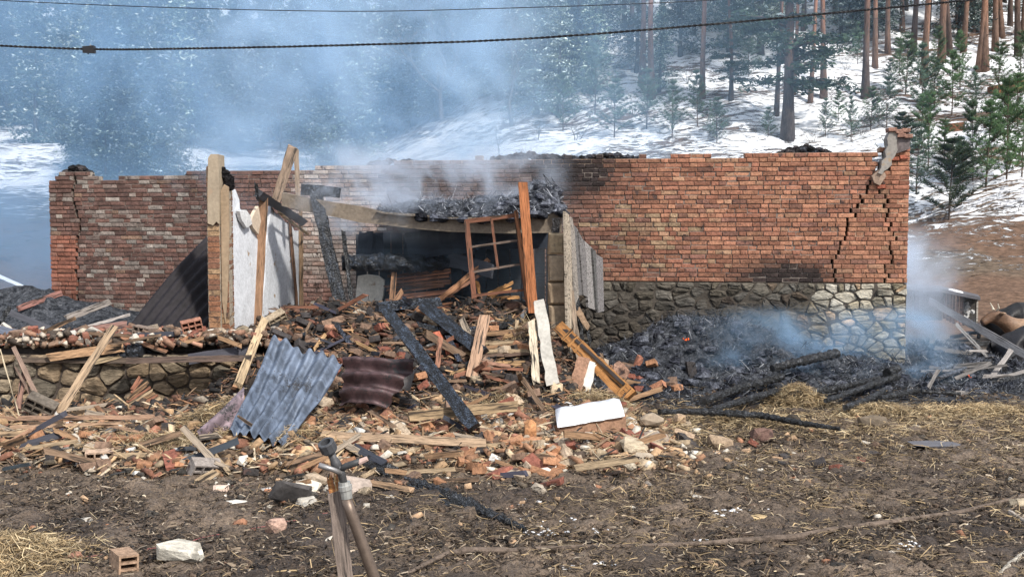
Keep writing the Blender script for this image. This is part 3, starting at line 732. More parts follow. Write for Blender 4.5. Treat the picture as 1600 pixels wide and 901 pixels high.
def stone_vf(poly, joint, depth, back=.06):
    q = []                                   # drop near-duplicate corners
    for p in poly:
        if not q or hypot(p[0]-q[-1][0], p[1]-q[-1][1]) > .02: q.append(p)
    if len(q) > 3 and hypot(q[0][0]-q[-1][0], q[0][1]-q[-1][1]) <= .02: q.pop()
    if len(q) < 3: return None
    r = []
    for i in range(len(q)):                  # round the corners
        a, b_, c = q[i-1], q[i], q[(i+1) % len(q)]
        r.append((b_[0]+(a[0]-b_[0])*.15, b_[1]+(a[1]-b_[1])*.15)); r.append((b_[0]+(c[0]-b_[0])*.15, b_[1]+(c[1]-b_[1])*.15))
    cx = sum(p[0] for p in r)/len(r); cy = sum(p[1] for p in r)/len(r); n = len(r)
    size = sum(hypot(p[0]-cx, p[1]-cy) for p in r)/n
    if size < .02: return None
    j = lambda a: random.uniform(-a, a)
    V = []; tiltx, tilty = j(.18), j(.18)
    for k, (s, d) in enumerate(((1, -back), (1, depth*.25), (.9, depth*.8), (.55, depth*1.02))):
        for p in r:
            sc = max(.3, (size-joint)/size)*s
            x, y = cx+(p[0]-cx)*sc+j(.006), cy+(p[1]-cy)*sc+j(.006)
            V.append((x, -(d+(x-cx)*tiltx*(k > 1)+(y-cy)*tilty*(k > 1)+(j(.009) if k > 1 else 0)), y))
    F = [(k*n+i, k*n+(i+1) % n, (k+1)*n+(i+1) % n, (k+1)*n+i) for k in range(3) for i in range(n)]+[tuple(3*n+i for i in range(n))]
    return V, F, (cx, cy)
def stones(parent, outline, sites, colf, joint=.014, depth=.05, asp=1.3, crack=None, name='stone'):
    for poly in voronoi(outline, sites, asp):
        if len(poly) < 3: continue
        jt = joint
        if crack:
            cx = sum(p[0] for p in poly)/len(poly); cy = sum(p[1] for p in poly)/len(poly)
            if crack(cx, cy): jt *= 2.1
        r = stone_vf(poly, jt*random.uniform(.7, 1.4), depth*random.uniform(.6, 1.3))
        if not r: continue
        V, F, (cx, cy) = r; m = MB(); m.add(V, F, colf(cx, cy)); m.build(name, 'stone', parent, origin=(cx, 0, cy))
zlow = -.12
out = [(US, zlow), (WL, zlow), (WL, ZB-.004), (US, ZB-.004)]
random.seed(4)
sites = []
u = US
while u < WL:
    z = zlow; 
    while z < ZB:
        sites.append((u+random.uniform(-.11, .11)+.12, z+random.uniform(-.08, .08)+.09)); z += random.choice((.08, .11, .14, .2))
    u += random.uniform(.15, .3)
sites = [(min(WL-.05, max(US+.03, a)), min(ZB-.04, max(zlow+.03, b_))) for a, b_ in sites]; scz, scu = pl([(1275, 441), (1262, 470), (1290, 520), (1345, 575)])[::-1]
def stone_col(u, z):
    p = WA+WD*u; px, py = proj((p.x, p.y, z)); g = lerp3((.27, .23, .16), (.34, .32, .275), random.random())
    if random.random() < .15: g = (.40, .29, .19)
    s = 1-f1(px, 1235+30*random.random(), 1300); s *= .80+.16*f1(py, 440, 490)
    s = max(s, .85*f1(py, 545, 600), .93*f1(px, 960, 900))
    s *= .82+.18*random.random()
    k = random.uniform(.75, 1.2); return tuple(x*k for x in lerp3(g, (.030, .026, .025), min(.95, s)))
sm = MB(); sm.add([(US, -.022, -.3), (WL-.01, -.022, -.3), (WL-.01, -.022, ZB-.005), (US, -.022, ZB-.005), (US, .19, -.3), (WL-.01, .19, -.3), (WL-.01, .19, ZB-.005), (US, .19, ZB-.005)], [(0, 1, 2, 3), (3, 2, 6, 7), (0, 3, 7, 4), (1, 5, 6, 2)], (.07, .06, .05))
sm.build('stone_bedding', 'mortar', wall)
stones(wall, out, sites, stone_col, .007, .05, 1.55, lambda u, z: abs(u-at(scz, scu, z)) < .13 or random.random() < .1)
# leaning gable stub at the right end: plastered broken face and loose masonry
gs = MB()
def wpt(px, py, y=0): a, b_ = wuv(px, py); return (a, y, b_)
def prism(mb, pts, y0, y1, col, jit=0):
    n = len(pts); V = [wpt(px+random.uniform(-jit, jit), py+random.uniform(-jit, jit), y0) for px, py in pts]+[wpt(px, py, y1) for px, py in pts]
    mb.add(V, [tuple(range(n-1, -1, -1)), tuple(range(n, 2*n))]+[(i, (i+1) % n, n+(i+1) % n, n+i) for i in range(n)], col)
prism(gs, [(1387, 209), (1392, 205), (1397, 204), (1399, 216), (1397, 224), (1400, 236), (1394, 246), (1390, 252), (1391, 258), (1383, 266), (1378, 268), (1375, 274), (1369, 271), (1374, 263), (1375, 252), (1381, 247), (1380, 238), (1385, 229), (1383, 218)], -.13, .12, (.27, .25, .23), .9)
gs.build('plaster_face', 'plaster', wall)
gs = MB(); prism(gs, [(1398, 203), (1417, 203), (1420, 216), (1418, 234), (1399, 240)], -.10, .14, (.13, .11, .11), .6)
prism(gs, [(1360, 276), (1376, 262), (1382, 275), (1372, 290), (1364, 286)], -.10, .1, (.30, .22, .17), .6)
gs.build('gable_stub', 'rubble', wall)
for k, (px, py) in enumerate([(1391, 204), (1402, 207), (1412, 205), (1405, 213), (1416, 214), (1398, 248), (1411, 246), (1376, 292)]):
    u, z = wuv(px, py); V, Fc = brick_vf(u-.06, u+.06, z-.03, .06, .16 if py < 240 else .05); m = MB(); m.add(V, Fc, (.30, .17, .13) if py < 220 else (.33, .11, .07)); m.build('brick', 'brick', wall, origin=(u, 0, z))
# burnt lumps along the wall head
random.seed(8)
def blob(mb, c, r, col, sq=.7, n=7):
    V, F = [], []; c = Vector(c); rings = 5
    for i in range(rings):
        t = pi*i/(rings-1)
        for k in range(n):
            q = r*random.uniform(.7, 1.25); V.append(c+Vector((sin(t)*cos(2*pi*k/n)*q, sin(t)*sin(2*pi*k/n)*q, cos(t)*q*sq)))
    F = [(i*n+k, (i+1)*n+k, (i+1)*n+(k+1) % n, i*n+(k+1) % n) for i in range(rings-1) for k in range(n)]
    mb.add(V, F, col)
def wall_lumps(px0, px1, hgt, n, desc, y=.15):
    m = MB(); c0 = None
    for i in range(n*3):
        px = random.uniform(px0, px1); u = wuv(px, 250)[0]; zt = wtop(u); p = WA+WD*u-WN*y; w_ = 1-abs((px-px0)/(px1-px0)*2-1)
        q = Vector((p.x, p.y, zt-.02+.03*random.random()+hgt*w_*random.random())); c0 = c0 or q
        blob(m, q, random.uniform(.03, .09), random.choice(((.3, .28, .27), (.5, .45, .4), (1.1, .9, .8), (.8, .8, .85))), .6)
    tag(m.build('burnt_lump', 'ash', origin=c0), desc, 'burnt hay', 'burnt lumps on the wall head')
wall_lumps(765, 900, .09, 34, 'dark burnt lumps along the wall head left of the sooty streak')
wall_lumps(905, 1000, .07, 24, 'dark burnt lumps on the wall head right of the sooty streak')
wall_lumps(1218, 1300, .13, 30, 'low black heap of burnt hay on the right part of the wall head')
wall_lumps(90, 135, .16, 16, 'dark burnt lump on the far left corner of the wall')
wall_lumps(575, 650, .06, 12, 'small burnt lumps on the wall head behind the rising smoke')
wall_lumps(290, 330, .05, 6, 'small burnt lumps on the wall head left of the tall pillar')
wall_lumps(1060, 1100, .04, 5, 'few burnt lumps on the wall head above the orange bricks')
# ================================================================== FOUNDATION LEFT
fx0, fx1 = P(-120, 600, FRONT).x, -3.0
fnd = empty('stone_foundation', (fx0, FRONT, 0), 'low foundation wall of brown field stones under the left room', 'foundation')
zt = FLOOR-.12
m = MB(); V = [(0, 0, -.3), (fx1-fx0, 0, -.3), (fx1-fx0, 0, zt), (0, 0, zt), (0, .35, -.3), (fx1-fx0, .35, -.3), (fx1-fx0, .35, zt), (0, .35, zt)]
m.add(V, [(0, 1, 2, 3), (3, 2, 6, 7), (0, 3, 7, 4), (1, 5, 6, 2)], (.07, .055, .045)); m.build('bedding', 'mortar', fnd)
W_ = fx1-fx0; out = [(0, -.15), (W_, -.15), (W_, zt), (0, zt)]; random.seed(14); sites = []
u = .05
while u < W_:
    z = -.1
    while z < zt: sites.append((u+random.uniform(-.08, .08), z+random.uniform(-.06, .06)+.06)); z += random.uniform(.13, .24)
    u += random.uniform(.2, .36)
sites = [(min(W_-.03, max(.03, a)), min(zt-.03, max(-.12, b_))) for a, b_ in sites]
def fstone(u, z):
    k = random.uniform(.55, 1.1); return tuple(x*k for x in random.choice(((.24, .18, .12), (.25, .20, .14), (.20, .17, .13), (.27, .20, .13))))
stones(fnd, out, sites, fstone, .013, .06, 1.15)
# floor of the building
m = MB(); V = [(fx0, FRONT+.02, FLOOR-.05), (.6, FRONT+.6, FLOOR-.05), (.6, 17.0, FLOOR-.05), (fx0, 17.5, FLOOR-.05)]; V2 = [(a, b_, c-.3) for a, b_, c in V]
m.add(V+V2, [(0, 1, 2, 3), (4, 7, 6, 5), (0, 4, 5, 1), (1, 5, 6, 2), (2, 6, 7, 3), (3, 7, 4, 0)], (.05, .042, .038)); o = m.build('floor', 'rubble'); tag(o, kind='structure')
# ================================================================== PIECES OF TIMBER
def timber(p0, p1, w_, t, mat='wood', col=(.42, .26, .12), seg=6, jit=.006, rag=.04, roll=0, name='board', sag=0, taper=1):
    """a sawn piece from p0 to p1; w_ is the width across, t the thickness; object X runs along it"""
    p0, p1 = Vector(p0), Vector(p1); d = p1-p0; L = d.length; d.normalize()
    view = (CAM-(p0+p1)/2).normalized(); side = d.cross(view).normalized(); nrm = side.cross(d).normalized()
    R = Matrix((d, side, nrm)).transposed().to_4x4(); R = R @ Matrix.Rotation(roll, 4, 'X')
    m = MB(); V = []
    for i in range(seg+1):
        x = -L/2+L*i/seg; tw = 1+(taper-1)*i/seg; bow = sag*(1-(2*i/seg-1)**2)
        for a, b_ in ((-.5, -.5), (.5, -.5), (.5, .5), (-.5, .5)):
            xx = x+(random.uniform(-rag, rag) if i in (0, seg) else 0)
            V.append((xx, a*w_*tw+random.uniform(-jit, jit)-bow, b_*t*tw+random.uniform(-jit, jit)*.6))
    F = [(i*4+k, i*4+(k+1) % 4, (i+1)*4+(k+1) % 4, (i+1)*4+k) for i in range(seg) for k in range(4)]+[(3, 2, 1, 0), (seg*4, seg*4+1, seg*4+2, seg*4+3)]
    m.add(V, F, col); o = m.build(name, mat); o.matrix_world = Matrix.Translation((p0+p1)/2) @ R; return o
def log(pts, r, mat='char', col=(1, 1, 1), jit=.12, n=10, name='charred_log', seg=8):
    pts = [Vector(p) for p in pts]; out = []; rr = []
    rl_ = r if hasattr(r, '__len__') else [r]*len(pts)
    if mat == 'char': seg = max(seg, int((pts[1]-pts[0]).length/.045))
    for i in range(len(pts)-1):
        for k in range(seg): t = k/seg; out.append(pts[i].lerp(pts[i+1], t)); rr.append(rl_[i]*(1-t)+rl_[i+1]*t)
    out.append(pts[-1]); rr.append(rl_[-1]); c = sum(out, Vector())/len(out); d = (pts[-1]-pts[0]).normalized(); s = d.orthogonal().normalized()
    R = Matrix((d, s, d.cross(s))).transposed(); m = MB()
    rr = [q*random.uniform(.86, 1.12)*((.88 if i % 2 else 1.08) if mat == 'char' else 1) for i, q in enumerate(rr)]
    tube(m, [R.inverted() @ (p-c) for p in out], rr, n, col, jit); o = m.build(name, mat, smooth=False); o.matrix_world = Matrix.Translation(c) @ R.to_4x4(); return o
def pxw(w_, Y): return w_/FPX*Y
def G(px, py, lift=0): p = hit(px, py); p.z += lift; return p
# ================================================================== PILLAR AND PARTITION
Y0 = 13.4
def box_px(mb, x0, y0, x1, y1, Y, dep, col, j=0):
    a, b_ = P(x0, y1, Y), P(x1, y0, Y)
    V = [Vector((x, y, z)) for y in (Y, Y+dep) for x, z in ((a.x, a.z), (b_.x, a.z), (b_.x, b_.z), (a.x, b_.z))]
    V = [p+Vector((random.uniform(-j, j), random.uniform(-j, j)*.5, random.uniform(-j, j))) for p in V]
    mb.add(V, [(0, 1, 2, 3), (5, 4, 7, 6), (4, 0, 3, 7), (1, 5, 6, 2), (3, 2, 6, 7), (4, 5, 1, 0)], col)
pil = empty('brick_pillar', P(334, 520, Y0), 'tall narrow brick pillar with peeling plaster at the end of the white partition', 'pillar')
random.seed(31)
def pillar_course(x0, x1, py0, py1, Y, dep, name='brick'):
    pz0, pz1 = P(334, py1, Y).z, P(334, py0, Y).z; n = int((pz1-pz0)/CRS)+1
    for i in range(n):
        z = pz0+i*CRS; a, b_ = P(x0, 400, Y).x, P(x1, 400, Y).x; m = MB(); j = lambda s=.006: random.uniform(-s, s)
        V = [(a+j(), Y+j(), z+.004), (b_+j(), Y+j(), z+.004), (b_+j(), Y+j(), z+CRS-.006), (a+j(), Y+j(), z+CRS-.006), (a+j(), Y+dep, z+.004), (b_+j(), Y+dep, z+.004), (b_+j(), Y+dep, z+CRS-.006), (a+j(), Y+dep, z+CRS-.006)]
        m.add(V, [(0, 1, 2, 3), (5, 4, 7, 6), (4, 0, 3, 7), (1, 5, 6, 2), (3, 2, 6, 7), (4, 5, 1, 0)], random.choice(((.25, .12, .07), (.29, .16, .09), (.20, .10, .065), (.30, .20, .12), (.17, .09, .06))))
        o = m.build(name, 'brick', origin=((a+b_)/2, Y, z)); adopt(pil, o)
pillar_course(325, 343, 262, 520, Y0, .26)
pillar_course(344, 357, 300, 522, Y0+.05, .24)
m = MB(); box_px(m, 326.5, 262, 341.5, 520, Y0+.012, .2, (.34, .29, .23)); box_px(m, 344, 298, 356, 522, Y0+.065, .16, (.34, .29, .23)); adopt(pil, m.build('mortar', 'mortar'))
def patch_px(mb, pts, Y, th, col, j=0):
    n = len(pts); V = [P(px+random.uniform(-j, j), py+random.uniform(-j, j), Y) for px, py in pts]; V += [v+Vector((0, th, 0)) for v in V]
    mb.add(V, [tuple(range(n-1, -1, -1)), tuple(range(n, 2*n))]+[(i, (i+1) % n, n+(i+1) % n, n+i) for i in range(n)], col)
m = MB(); patch_px(m, [(325, 247), (329, 241), (341, 241), (342.5, 300), (342, 350), (338, 346), (333, 352), (324.5, 349), (324, 300)], Y0-.035, .28, (.33, .27, .20)); adopt(pil, m.build('plaster_cap', 'plaster'))
m = MB(); patch_px(m, [(345, 298), (350, 288), (357, 292), (358, 350), (357, 420), (355, 470), (352, 505), (347, 470), (346, 400)], Y0+.03, .03, (.31, .23, .155)); adopt(pil, m.build('plaster_strip', 'plaster'))
m = MB(); random.seed(3)
for i in range(26):
    t = random.random(); q = P(345+t*18+random.uniform(-3, 3), 264+t*28+random.uniform(-4, 6), Y0+.15); blob(m, q, random.uniform(.035, .07), (.35, .3, .28), .9)
tag(m.build('burnt_lump', 'ash', origin=P(350, 275, Y0)), 'black charred clump clinging to the right side of the pillar top', 'burnt hay', 'burnt lumps on the wall head')
# the plastered partition runs back from the pillar
PA = P(358, 420, 13.55); PB = P(471, 420, 16.45); PA.z = PB.z = 0; PD = (PB-PA).normalized(); PNn = Vector((PD.y, -PD.x, 0))
def plate(mb, pts, o, n, th, col):
    """polygon given where sight lines meet the plane (o, n), thickened away from the viewer"""
    k = len(pts); V = [on_plane(px, py, o, n) for px, py in pts]; V += [v-n*th for v in V]
    mb.add(V, [tuple(range(k-1, -1, -1)), tuple(range(k, 2*k))]+[(i, (i+1) % k, k+(i+1) % k, k+i) for i in range(k)], col)
if PNn.dot(CAM-PA) < 0: PNn = -PNn
part = empty('plastered_partition', PA+Vector((0, 0, FLOOR)), 'white plastered partition wall with a broken top running back from the pillar', 'partition wall')
def part_piece(name, pts, mat, th=.09, off=0, col=(.60, .62, .66)):
    m = MB(); plate(m, pts, PA+PNn*off, PNn, th, col); o = m.build(name, mat, origin=on_plane(pts[0][0], pts[0][1], PA, PNn)); adopt(part, o); return o
part_piece('plaster_panel', [(358, 294), (364, 298), (368, 296), (374, 312), (375, 326), (383, 333), (385, 346), (392, 352), (397, 362), (404, 378), (403, 420), (400, 460), (401, 503), (394, 512), (370, 530), (358, 532)], 'plaster')
part_piece('plaster_panel', [(424, 322), (430, 332), (437, 336), (446, 347), (455, 351), (461, 362), (470, 360), (472, 420), (470, 470), (465, 500), (440, 506), (409, 510), (411, 470), (415, 430), (417, 380), (421, 345)], 'plaster')
part_piece('loose_plaster', [(374, 330), (385, 328), (392, 338), (394, 350), (386, 356), (378, 344)], 'plaster', .05, .07, (.6, .6, .6))
part_piece('loose_plaster', [(404, 322), (398, 332), (392, 346), (396, 356), (404, 366), (408, 345)], 'plaster', .05, .05, (.55, .45, .35))
def part_timber(name, x0, y0, x1, y1, wpx, off, mat='wood', col=(.34, .19, .10), th=.06, taper=1):
    a = on_plane(x0, y0, PA+PNn*off, PNn); b_ = on_plane(x1, y1, PA+PNn*off, PNn)
    o = timber(a, b_, pxw(wpx, (a.y+b_.y)/2), th, mat, col, 8, .006, .05, 0, name, taper=taper); bpy.context.view_layer.update(); M = o.matrix_world.copy(); o.parent = part; o.matrix_parent_inverse = Matrix.Translation(-part.location); return o
part_timber('stud', 412, 306, 402, 508, 15, .03, 'wood', (.24, .14, .085), .1, .8)
part_timber('stud', 400, 288, 402, 312, 5, .1, 'char', (1, 1, 1), .04)
part_timber('stud', 452, 334, 466, 498, 4.5, .04, 'wood', (.16, .09, .06), .04)
part_timber('stud', 470, 318, 471, 500, 6, .03, 'weathered_wood', (.24, .16, .10), .06)
part_timber('top_plate', 404, 303, 474, 347, 12, .05, 'soot_board', (2.2, 2, 1.9), .1)
part_timber('batten', 436, 332, 481, 366, 3.5, .16, 'wood', (.34, .25, .16), .03)
part_timber('batten', 445, 492, 452, 474, 4, .12, 'char', (1, 1, 1), .03)
def tagged(o, label, cat, group=None): return tag(o, label, cat, group)
# inverted V of posts
a = timber(P(431, 316, 15.2), P(457, 232, 15.2), pxw(15, 15.2), .1, 'weathered_wood', (.27, .20, .15), 8, .008, .05, 0, 'roof_post'); tagged(a, 'wide leaning weathered plank rising above the partition, left leg of the upturned V', 'post')
a = timber(P(466, 330, 15.25), P(463, 232, 15.25), pxw(7, 15.2), .08, 'weathered_wood', (.26, .20, .15), 8, .006, .05, 0, 'roof_post'); tagged(a, 'thin upright weathered plank, right leg of the upturned V above the partition', 'post')
a = timber(P(493, 300, 14.6), P(537, 498, 14.2), pxw(19, 14.4), .14, 'char', (1.0, 1.1, 1.25), 14, .012, .05, 0, 'charred_post'); tagged(a, 'charred black post leaning in front of the pale back wall', 'post')
a = timber(P(536, 360, 14.5), P(552, 498, 14.2), pxw(6, 14.4), .06, 'char', (1, 1, 1), 10, .008, .05, 0, 'charred_post'); tagged(a, 'thin charred strut beside the leaning black post', 'post')
a = timber(P(474, 296, 14.62), P(530, 301, 14.8), pxw(16, 14.6), .14, 'char', (1.3, 1.5, 1.8), 8, .01, .03, 0, 'charred_beam'); tagged(a, 'short charred beam lying across the head of the leaning black post', 'beam')
# ================================================================== CONCRETE RING BEAM AND BURNT SLAB
bt = [(440, 300), (470, 306), (520, 316), (560, 322), (600, 331), (650, 335), (700, 339), (762, 340), (812, 338), (858, 332), (878, 330)]
bb = [(440, 322), (470, 330), (520, 338), (560, 347), (600, 352), (650, 358), (700, 362), (762, 364), (812, 364), (858, 364), (878, 362)]
m = MB(); V = []; n = len(bt)
def BY(px): return 14.6-(px-440)/440*.75
for (x0, y0), (x1, y1) in zip(bt, bb):
    for px, py, d in ((x1, y1, 0), (x0, y0, 0), (x0, y0, .24), (x1, y1, .24)):
        p = P(px, py, BY(px)); V.append(p+Vector((0, d, random.uniform(-.008, .008))))
F = [(i*4+k, i*4+(k+1) % 4, (i+1)*4+(k+1) % 4, (i+1)*4+k) for i in range(n-1) for k in range(4)]+[(3, 2, 1, 0), (4*n-4, 4*n-3, 4*n-2, 4*n-1)]
F = [tuple(reversed(f)) for f in F]
m.add(V, F, (.20, .165, .13)); o = m.build('concrete_beam', 'concrete', origin=P(640, 350, BY(640))); tagged(o, 'sagging tan concrete beam across the front of the burnt room', 'beam')
# slab with burnt hay on it, from the beam to the back wall
def slab_z(x, y):
    px = 800+FPX*x/y; zb = P(px, np.interp(px, [p[0] for p in bt], [p[1] for p in bt]), BY(px)).z; return zb
m = MB(); xs_ = np.linspace(P(585, 340, 14.6).x, P(872, 340, 13.9).x, 14); V = []
for x in xs_:
    for y, dz in ((0, 0), (1, 0), (1, -.1), (0, -.1)):
        yb = BY(800+FPX*x/14.2); yy = yb+.23 if y == 0 else (WA+WD*((x-WA.x)/WD.x)).y-.06
        V.append((x, yy, slab_z(x, yb)-.02+dz+.10*y))
F = [(i*4+k, i*4+(k+1) % 4, (i+1)*4+(k+1) % 4, (i+1)*4+k) for i in range(13) for k in range(4)]+[(3, 2, 1, 0), (52, 53, 54, 55)]
m.add(V, F, (.05, .045, .04)); o = m.build('ceiling_slab', 'soot_board'); tagged(o, 'blackened ceiling slab over the burnt room carrying burnt hay', 'ceiling')
X0, X1 = P(590, 340, 14.5).x, P(882, 340, 13.9).x
def hay_thick(X, Y):
    t = (X-X0)/(X1-X0); prof = np.interp(t, [0, .12, .3, .5, .62, .75, .88, .97, 1], [.03, .12, .22, .24, .24, .34, .42, .30, .05])
    yb = 14.4-.6*t; ed = sst(-.05, .35, Y-yb)*(1-sst(1.6, 2.0, Y-yb)*.6); return prof*ed*(.6+.8*fbm(X*2.6, Y*2.6, 17, 4))
xs_ = np.arange(X0, X1, .03); ys_ = np.arange(13.85, 16.4, .035); Xg, Yg = np.meshgrid(xs_, ys_); T = hay_thick(Xg, Yg)
sz = np.array([slab_z(x, 14.2) for x in xs_])[None, :]; Z = sz-.03+T+.10*(fbm(Xg*10, Yg*10, 5, 4)-.5)*sst(.02, .12, T)*2
V = np.stack([Xg, Yg, Z], -1).reshape(-1, 3); nx = len(xs_); i = (np.arange(len(ys_)-1)[:, None]*nx+np.arange(nx-1)[None]).ravel(); Fh = np.stack([i, i+1, i+nx+1, i+nx], -1)
yb = 14.35-.6*(V[:, 0]-X0)/(X1-X0); ok = V[:, 1] > yb-.1; Fh = Fh[ok[Fh].all(1)]; used = np.unique(Fh); rm = -np.ones(len(V), int); rm[used] = np.arange(len(used))
tag(npobj('burnt_hay', V[used], rm[Fh], C3((1.2, 1.2, 1.25)), 'ash'), 'grey smouldering layer of burnt hay lying on the slab above the dark room', 'burnt hay', kind='stuff')
# the dark room: charred boarding added behind as a dark backdrop, and sagging ceiling boards
random.seed(12)
room = empty('backdrop_boarding', P(700, 480, 15.7), 'black charred board wall added as a dark backdrop to the burnt room', 'wall')
for i in range(17):
    x = P(556+i*18.6, 400, 15.75).x; wd = .168; m = MB(); zt_ = P(600, 366+random.uniform(-3, 3), 15.7).z
    m.add([(a*wd+x, 15.75+b_*.03+random.uniform(0, .02), z) for z in (FLOOR-.1, zt_) for a, b_ in ((0, 0), (.96, 0), (.96, 1), (0, 1))], [(3, 2, 1, 0), (4, 5, 6, 7), (0, 1, 5, 4), (1, 2, 6, 5), (2, 3, 7, 6), (3, 0, 4, 7)], (1, 1, 1))
    adopt(room, m.build('board', 'soot_board', origin=(x, 15.75, FLOOR)))
for k, (x0, y0, x1, y1, Ya, Yb, wpx) in enumerate([(572, 364, 566, 420, 14.9, 14.9, 22), (586, 366, 590, 412, 15.0, 15.0, 24), (700, 372, 860, 366, 14.9, 14.6, 40), (640, 384, 740, 372, 15.0, 14.8, 42)]):
    o = timber(P(x0, y0, Ya), P(x1, y1, Yb), pxw(wpx, Ya), .05, 'soot_board', (1.5, 1.7, 2.0), 6, .01, .06, 0, 'ceiling_board')
    tagged(o, ['charred board hanging straight down at the left edge of the dark room', 'second charred board hanging under the beam beside the leaning black post', 'wide sooty ceiling board sagging under the right part of the beam', 'wide sooty ceiling board sagging under the middle of the beam'][k], 'board', 'charred ceiling boards')
o = timber(P(700, 404, 14.9), P(770, 424, 14.2), pxw(22, 14.6), .04, 'soot_board', (2, 2, 2.1), 6, .01, .04, 0, 'ceiling_board'); tagged(o, 'sooty board sloping down behind the empty window frame', 'board', 'charred ceiling boards')
o = log([P(534, 411, 14.5), P(600, 409, 14.6), P(705, 413, 14.9)], [.10, .13, .11], 'char', (1.1, 1.3, 1.6), .16, 10, 'charred_log'); tagged(o, 'thick charred beam lying level under the concrete beam inside the room', 'beam')
m = MB(); patch_px(m, [(558, 432), (572, 428), (590, 431), (600, 438), (598, 462), (590, 486), (572, 494), (560, 490), (556, 465)], 15.1, .12, (.62, .60, .55), 1); tagged(m.build('plaster_fragment', 'plaster', origin=P(577, 460, 15.1)), 'pale plastered wall fragment standing at the left of the dark room', 'wall fragment')
lp = empty('lath_work', P(650, 470, 14.9), 'brown lath panel of thin strips leaning in the back of the room', 'lath panel')
for i in range(13):
    y0 = 424+i*5.2; o = timber(P(606+random.uniform(-5, 5), y0+8, 15.0), P(702+random.uniform(-8, 8), y0-3+random.uniform(-2, 2), 14.8), .035, .012, 'wood', random.choice(((.22, .10, .06), (.28, .13, .07), (.16, .08, .05))), 5, .003, .03, 0, 'lath')
    o.parent = lp; o.matrix_parent_inverse = Matrix.Translation(-lp.location)
for x0, y0, x1, y1, wd in [(610, 500, 616, 424, 8), (592, 505, 628, 455, 7)]:
    o = timber(P(x0, y0, 14.7), P(x1, y1, 14.7), pxw(wd, 14.7), .05, 'wood', (.34, .19, .11), name='stud'); o.parent = lp; o.matrix_parent_inverse = Matrix.Translation(-lp.location)
# ================================================================== DOOR PIER AND BOARDS ON ITS RIGHT
pier = empty('concrete_pier', P(870, 590, 13.5), 'tan concrete block pier at the right edge of the doorway', 'pier')
random.seed(17)
for k, (ya, yb, xa, xb) in enumerate([(364, 398, 857, 882), (399, 441, 856.5, 884), (442, 476, 857, 886), (477, 516, 858, 888), (517, 556, 859, 890), (557, 606, 862, 893)]):
    m = MB(); a, b_ = P(xa, yb, 13.5), P(xb, ya, 13.5); Vb = []
    for y in (13.5, 13.74):
        for x, z in ((a.x, a.z+.004), (b_.x, a.z+.004), (b_.x, b_.z), (a.x, b_.z)): Vb.append((x+random.uniform(-.01, .01), y+random.uniform(-.012, .012), z))
    e = .03; Vb += [(a.x+e, 13.475, a.z+e), (b_.x-e, 13.475, a.z+e), (b_.x-e, 13.475, b_.z-e), (a.x+e, 13.475, b_.z-e)]
    m.add(Vb, [(8, 9, 10, 11), (0, 1, 9, 8), (1, 2, 10, 9), (2, 3, 11, 10), (3, 0, 8, 11), (5, 4, 7, 6), (4, 0, 3, 7), (1, 5, 6, 2), (3, 2, 6, 7), (4, 5, 1, 0)], [(.33, .26, .17), (.31, .25, .18), (.29, .22, .15), (.26, .20, .14), (.23, .18, .13), (.2, .165, .12)][k])
    adopt(pier, m.build('block', 'concrete', origin=(a.x, 13.5, a.z)))
o = timber(P(868, 363, 13.6), P(869, 341, 13.6), pxw(12, 13.6), .14, 'char', (1.6, 1.4, 1.3), 5, .01, .02, 0, 'charred_stub'); tagged(o, 'charred stub standing on the concrete door pier', 'post')
DA = P(890, 420, 13.55); DB = P(944, 420, 15.3); DA.z = DB.z = 0; DD = (DB-DA).normalized(); DN = Vector((DD.y, -DD.x, 0))
if DN.dot(CAM-DA) < 0: DN = -DN
brd = empty('board_screen', DA+Vector((0, 0, .6)), 'grey weathered board screen running back from the door pier', 'screen')
def brd_piece(pts, col, off=0, th=.03):
    m = MB(); plate(m, pts, DA+DN*off, DN, th, col); o = m.build('board', 'weathered_wood', origin=on_plane(pts[0][0], pts[0][1], DA, DN)); adopt(brd, o)
brd_piece([(883, 330), (889, 335), (892, 360), (896, 500), (899, 560), (893, 560), (887, 520)], (.40, .34, .27), .04)
brd_piece([(890, 338), (894, 340), (898, 362), (905, 470), (903, 480), (899, 500)], (.30, .27, .24), .02)
brd_piece([(895, 350), (903, 358), (906, 372), (911, 460), (900, 462)], (.16, .155, .155))
brd_piece([(904, 362), (912, 376), (915, 390), (918, 464), (912, 461), (907, 400)], (.20, .19, .19), .02)
brd_piece([(913, 376), (926, 388), (929, 420), (933, 485), (919, 480), (916, 400)], (.30, .285, .28))
brd_piece([(926, 388), (931, 392), (935, 487), (933, 486)], (.12, .12, .12), .03)
brd_piece([(930, 396), (942, 403), (944, 486), (935, 488)], (.22, .21, .215), .015)
random.seed(19)
for k, (x0, y0, x1, y1, wd, mt, c, lb) in enumerate([(892, 510, 884, 345, 6, 'weathered_wood', (.42, .35, .27), 'split grey post standing against the right side of the pier'), (905, 560, 893, 455, 8, 'weathered_wood', (.28, .22, .17), 'splintered brown stub below the board screen'),
        (912, 540, 902, 470, 6, 'char', (1, 1, 1), 'burnt splinter hanging below the board screen'), (918, 510, 900, 480, 9, 'wood', (.26, .18, .12), 'short broken timber wedged under the board screen'), (922, 535, 914, 498, 4, 'char', (1, 1, 1), 'thin burnt sliver hanging under the grey boards'), (900, 590, 892, 520, 7, 'weathered_wood', (.24, .19, .15), 'rotten stump at the foot of the door pier')]):
    o = timber(P(x0, y0, 13.45), P(x1, y1, 13.55), pxw(wd, 13.5), .06, mt, c, 8, .012, .06, 0, 'broken_timber'); tagged(o, lb, 'timber', 'broken timbers at the door pier')
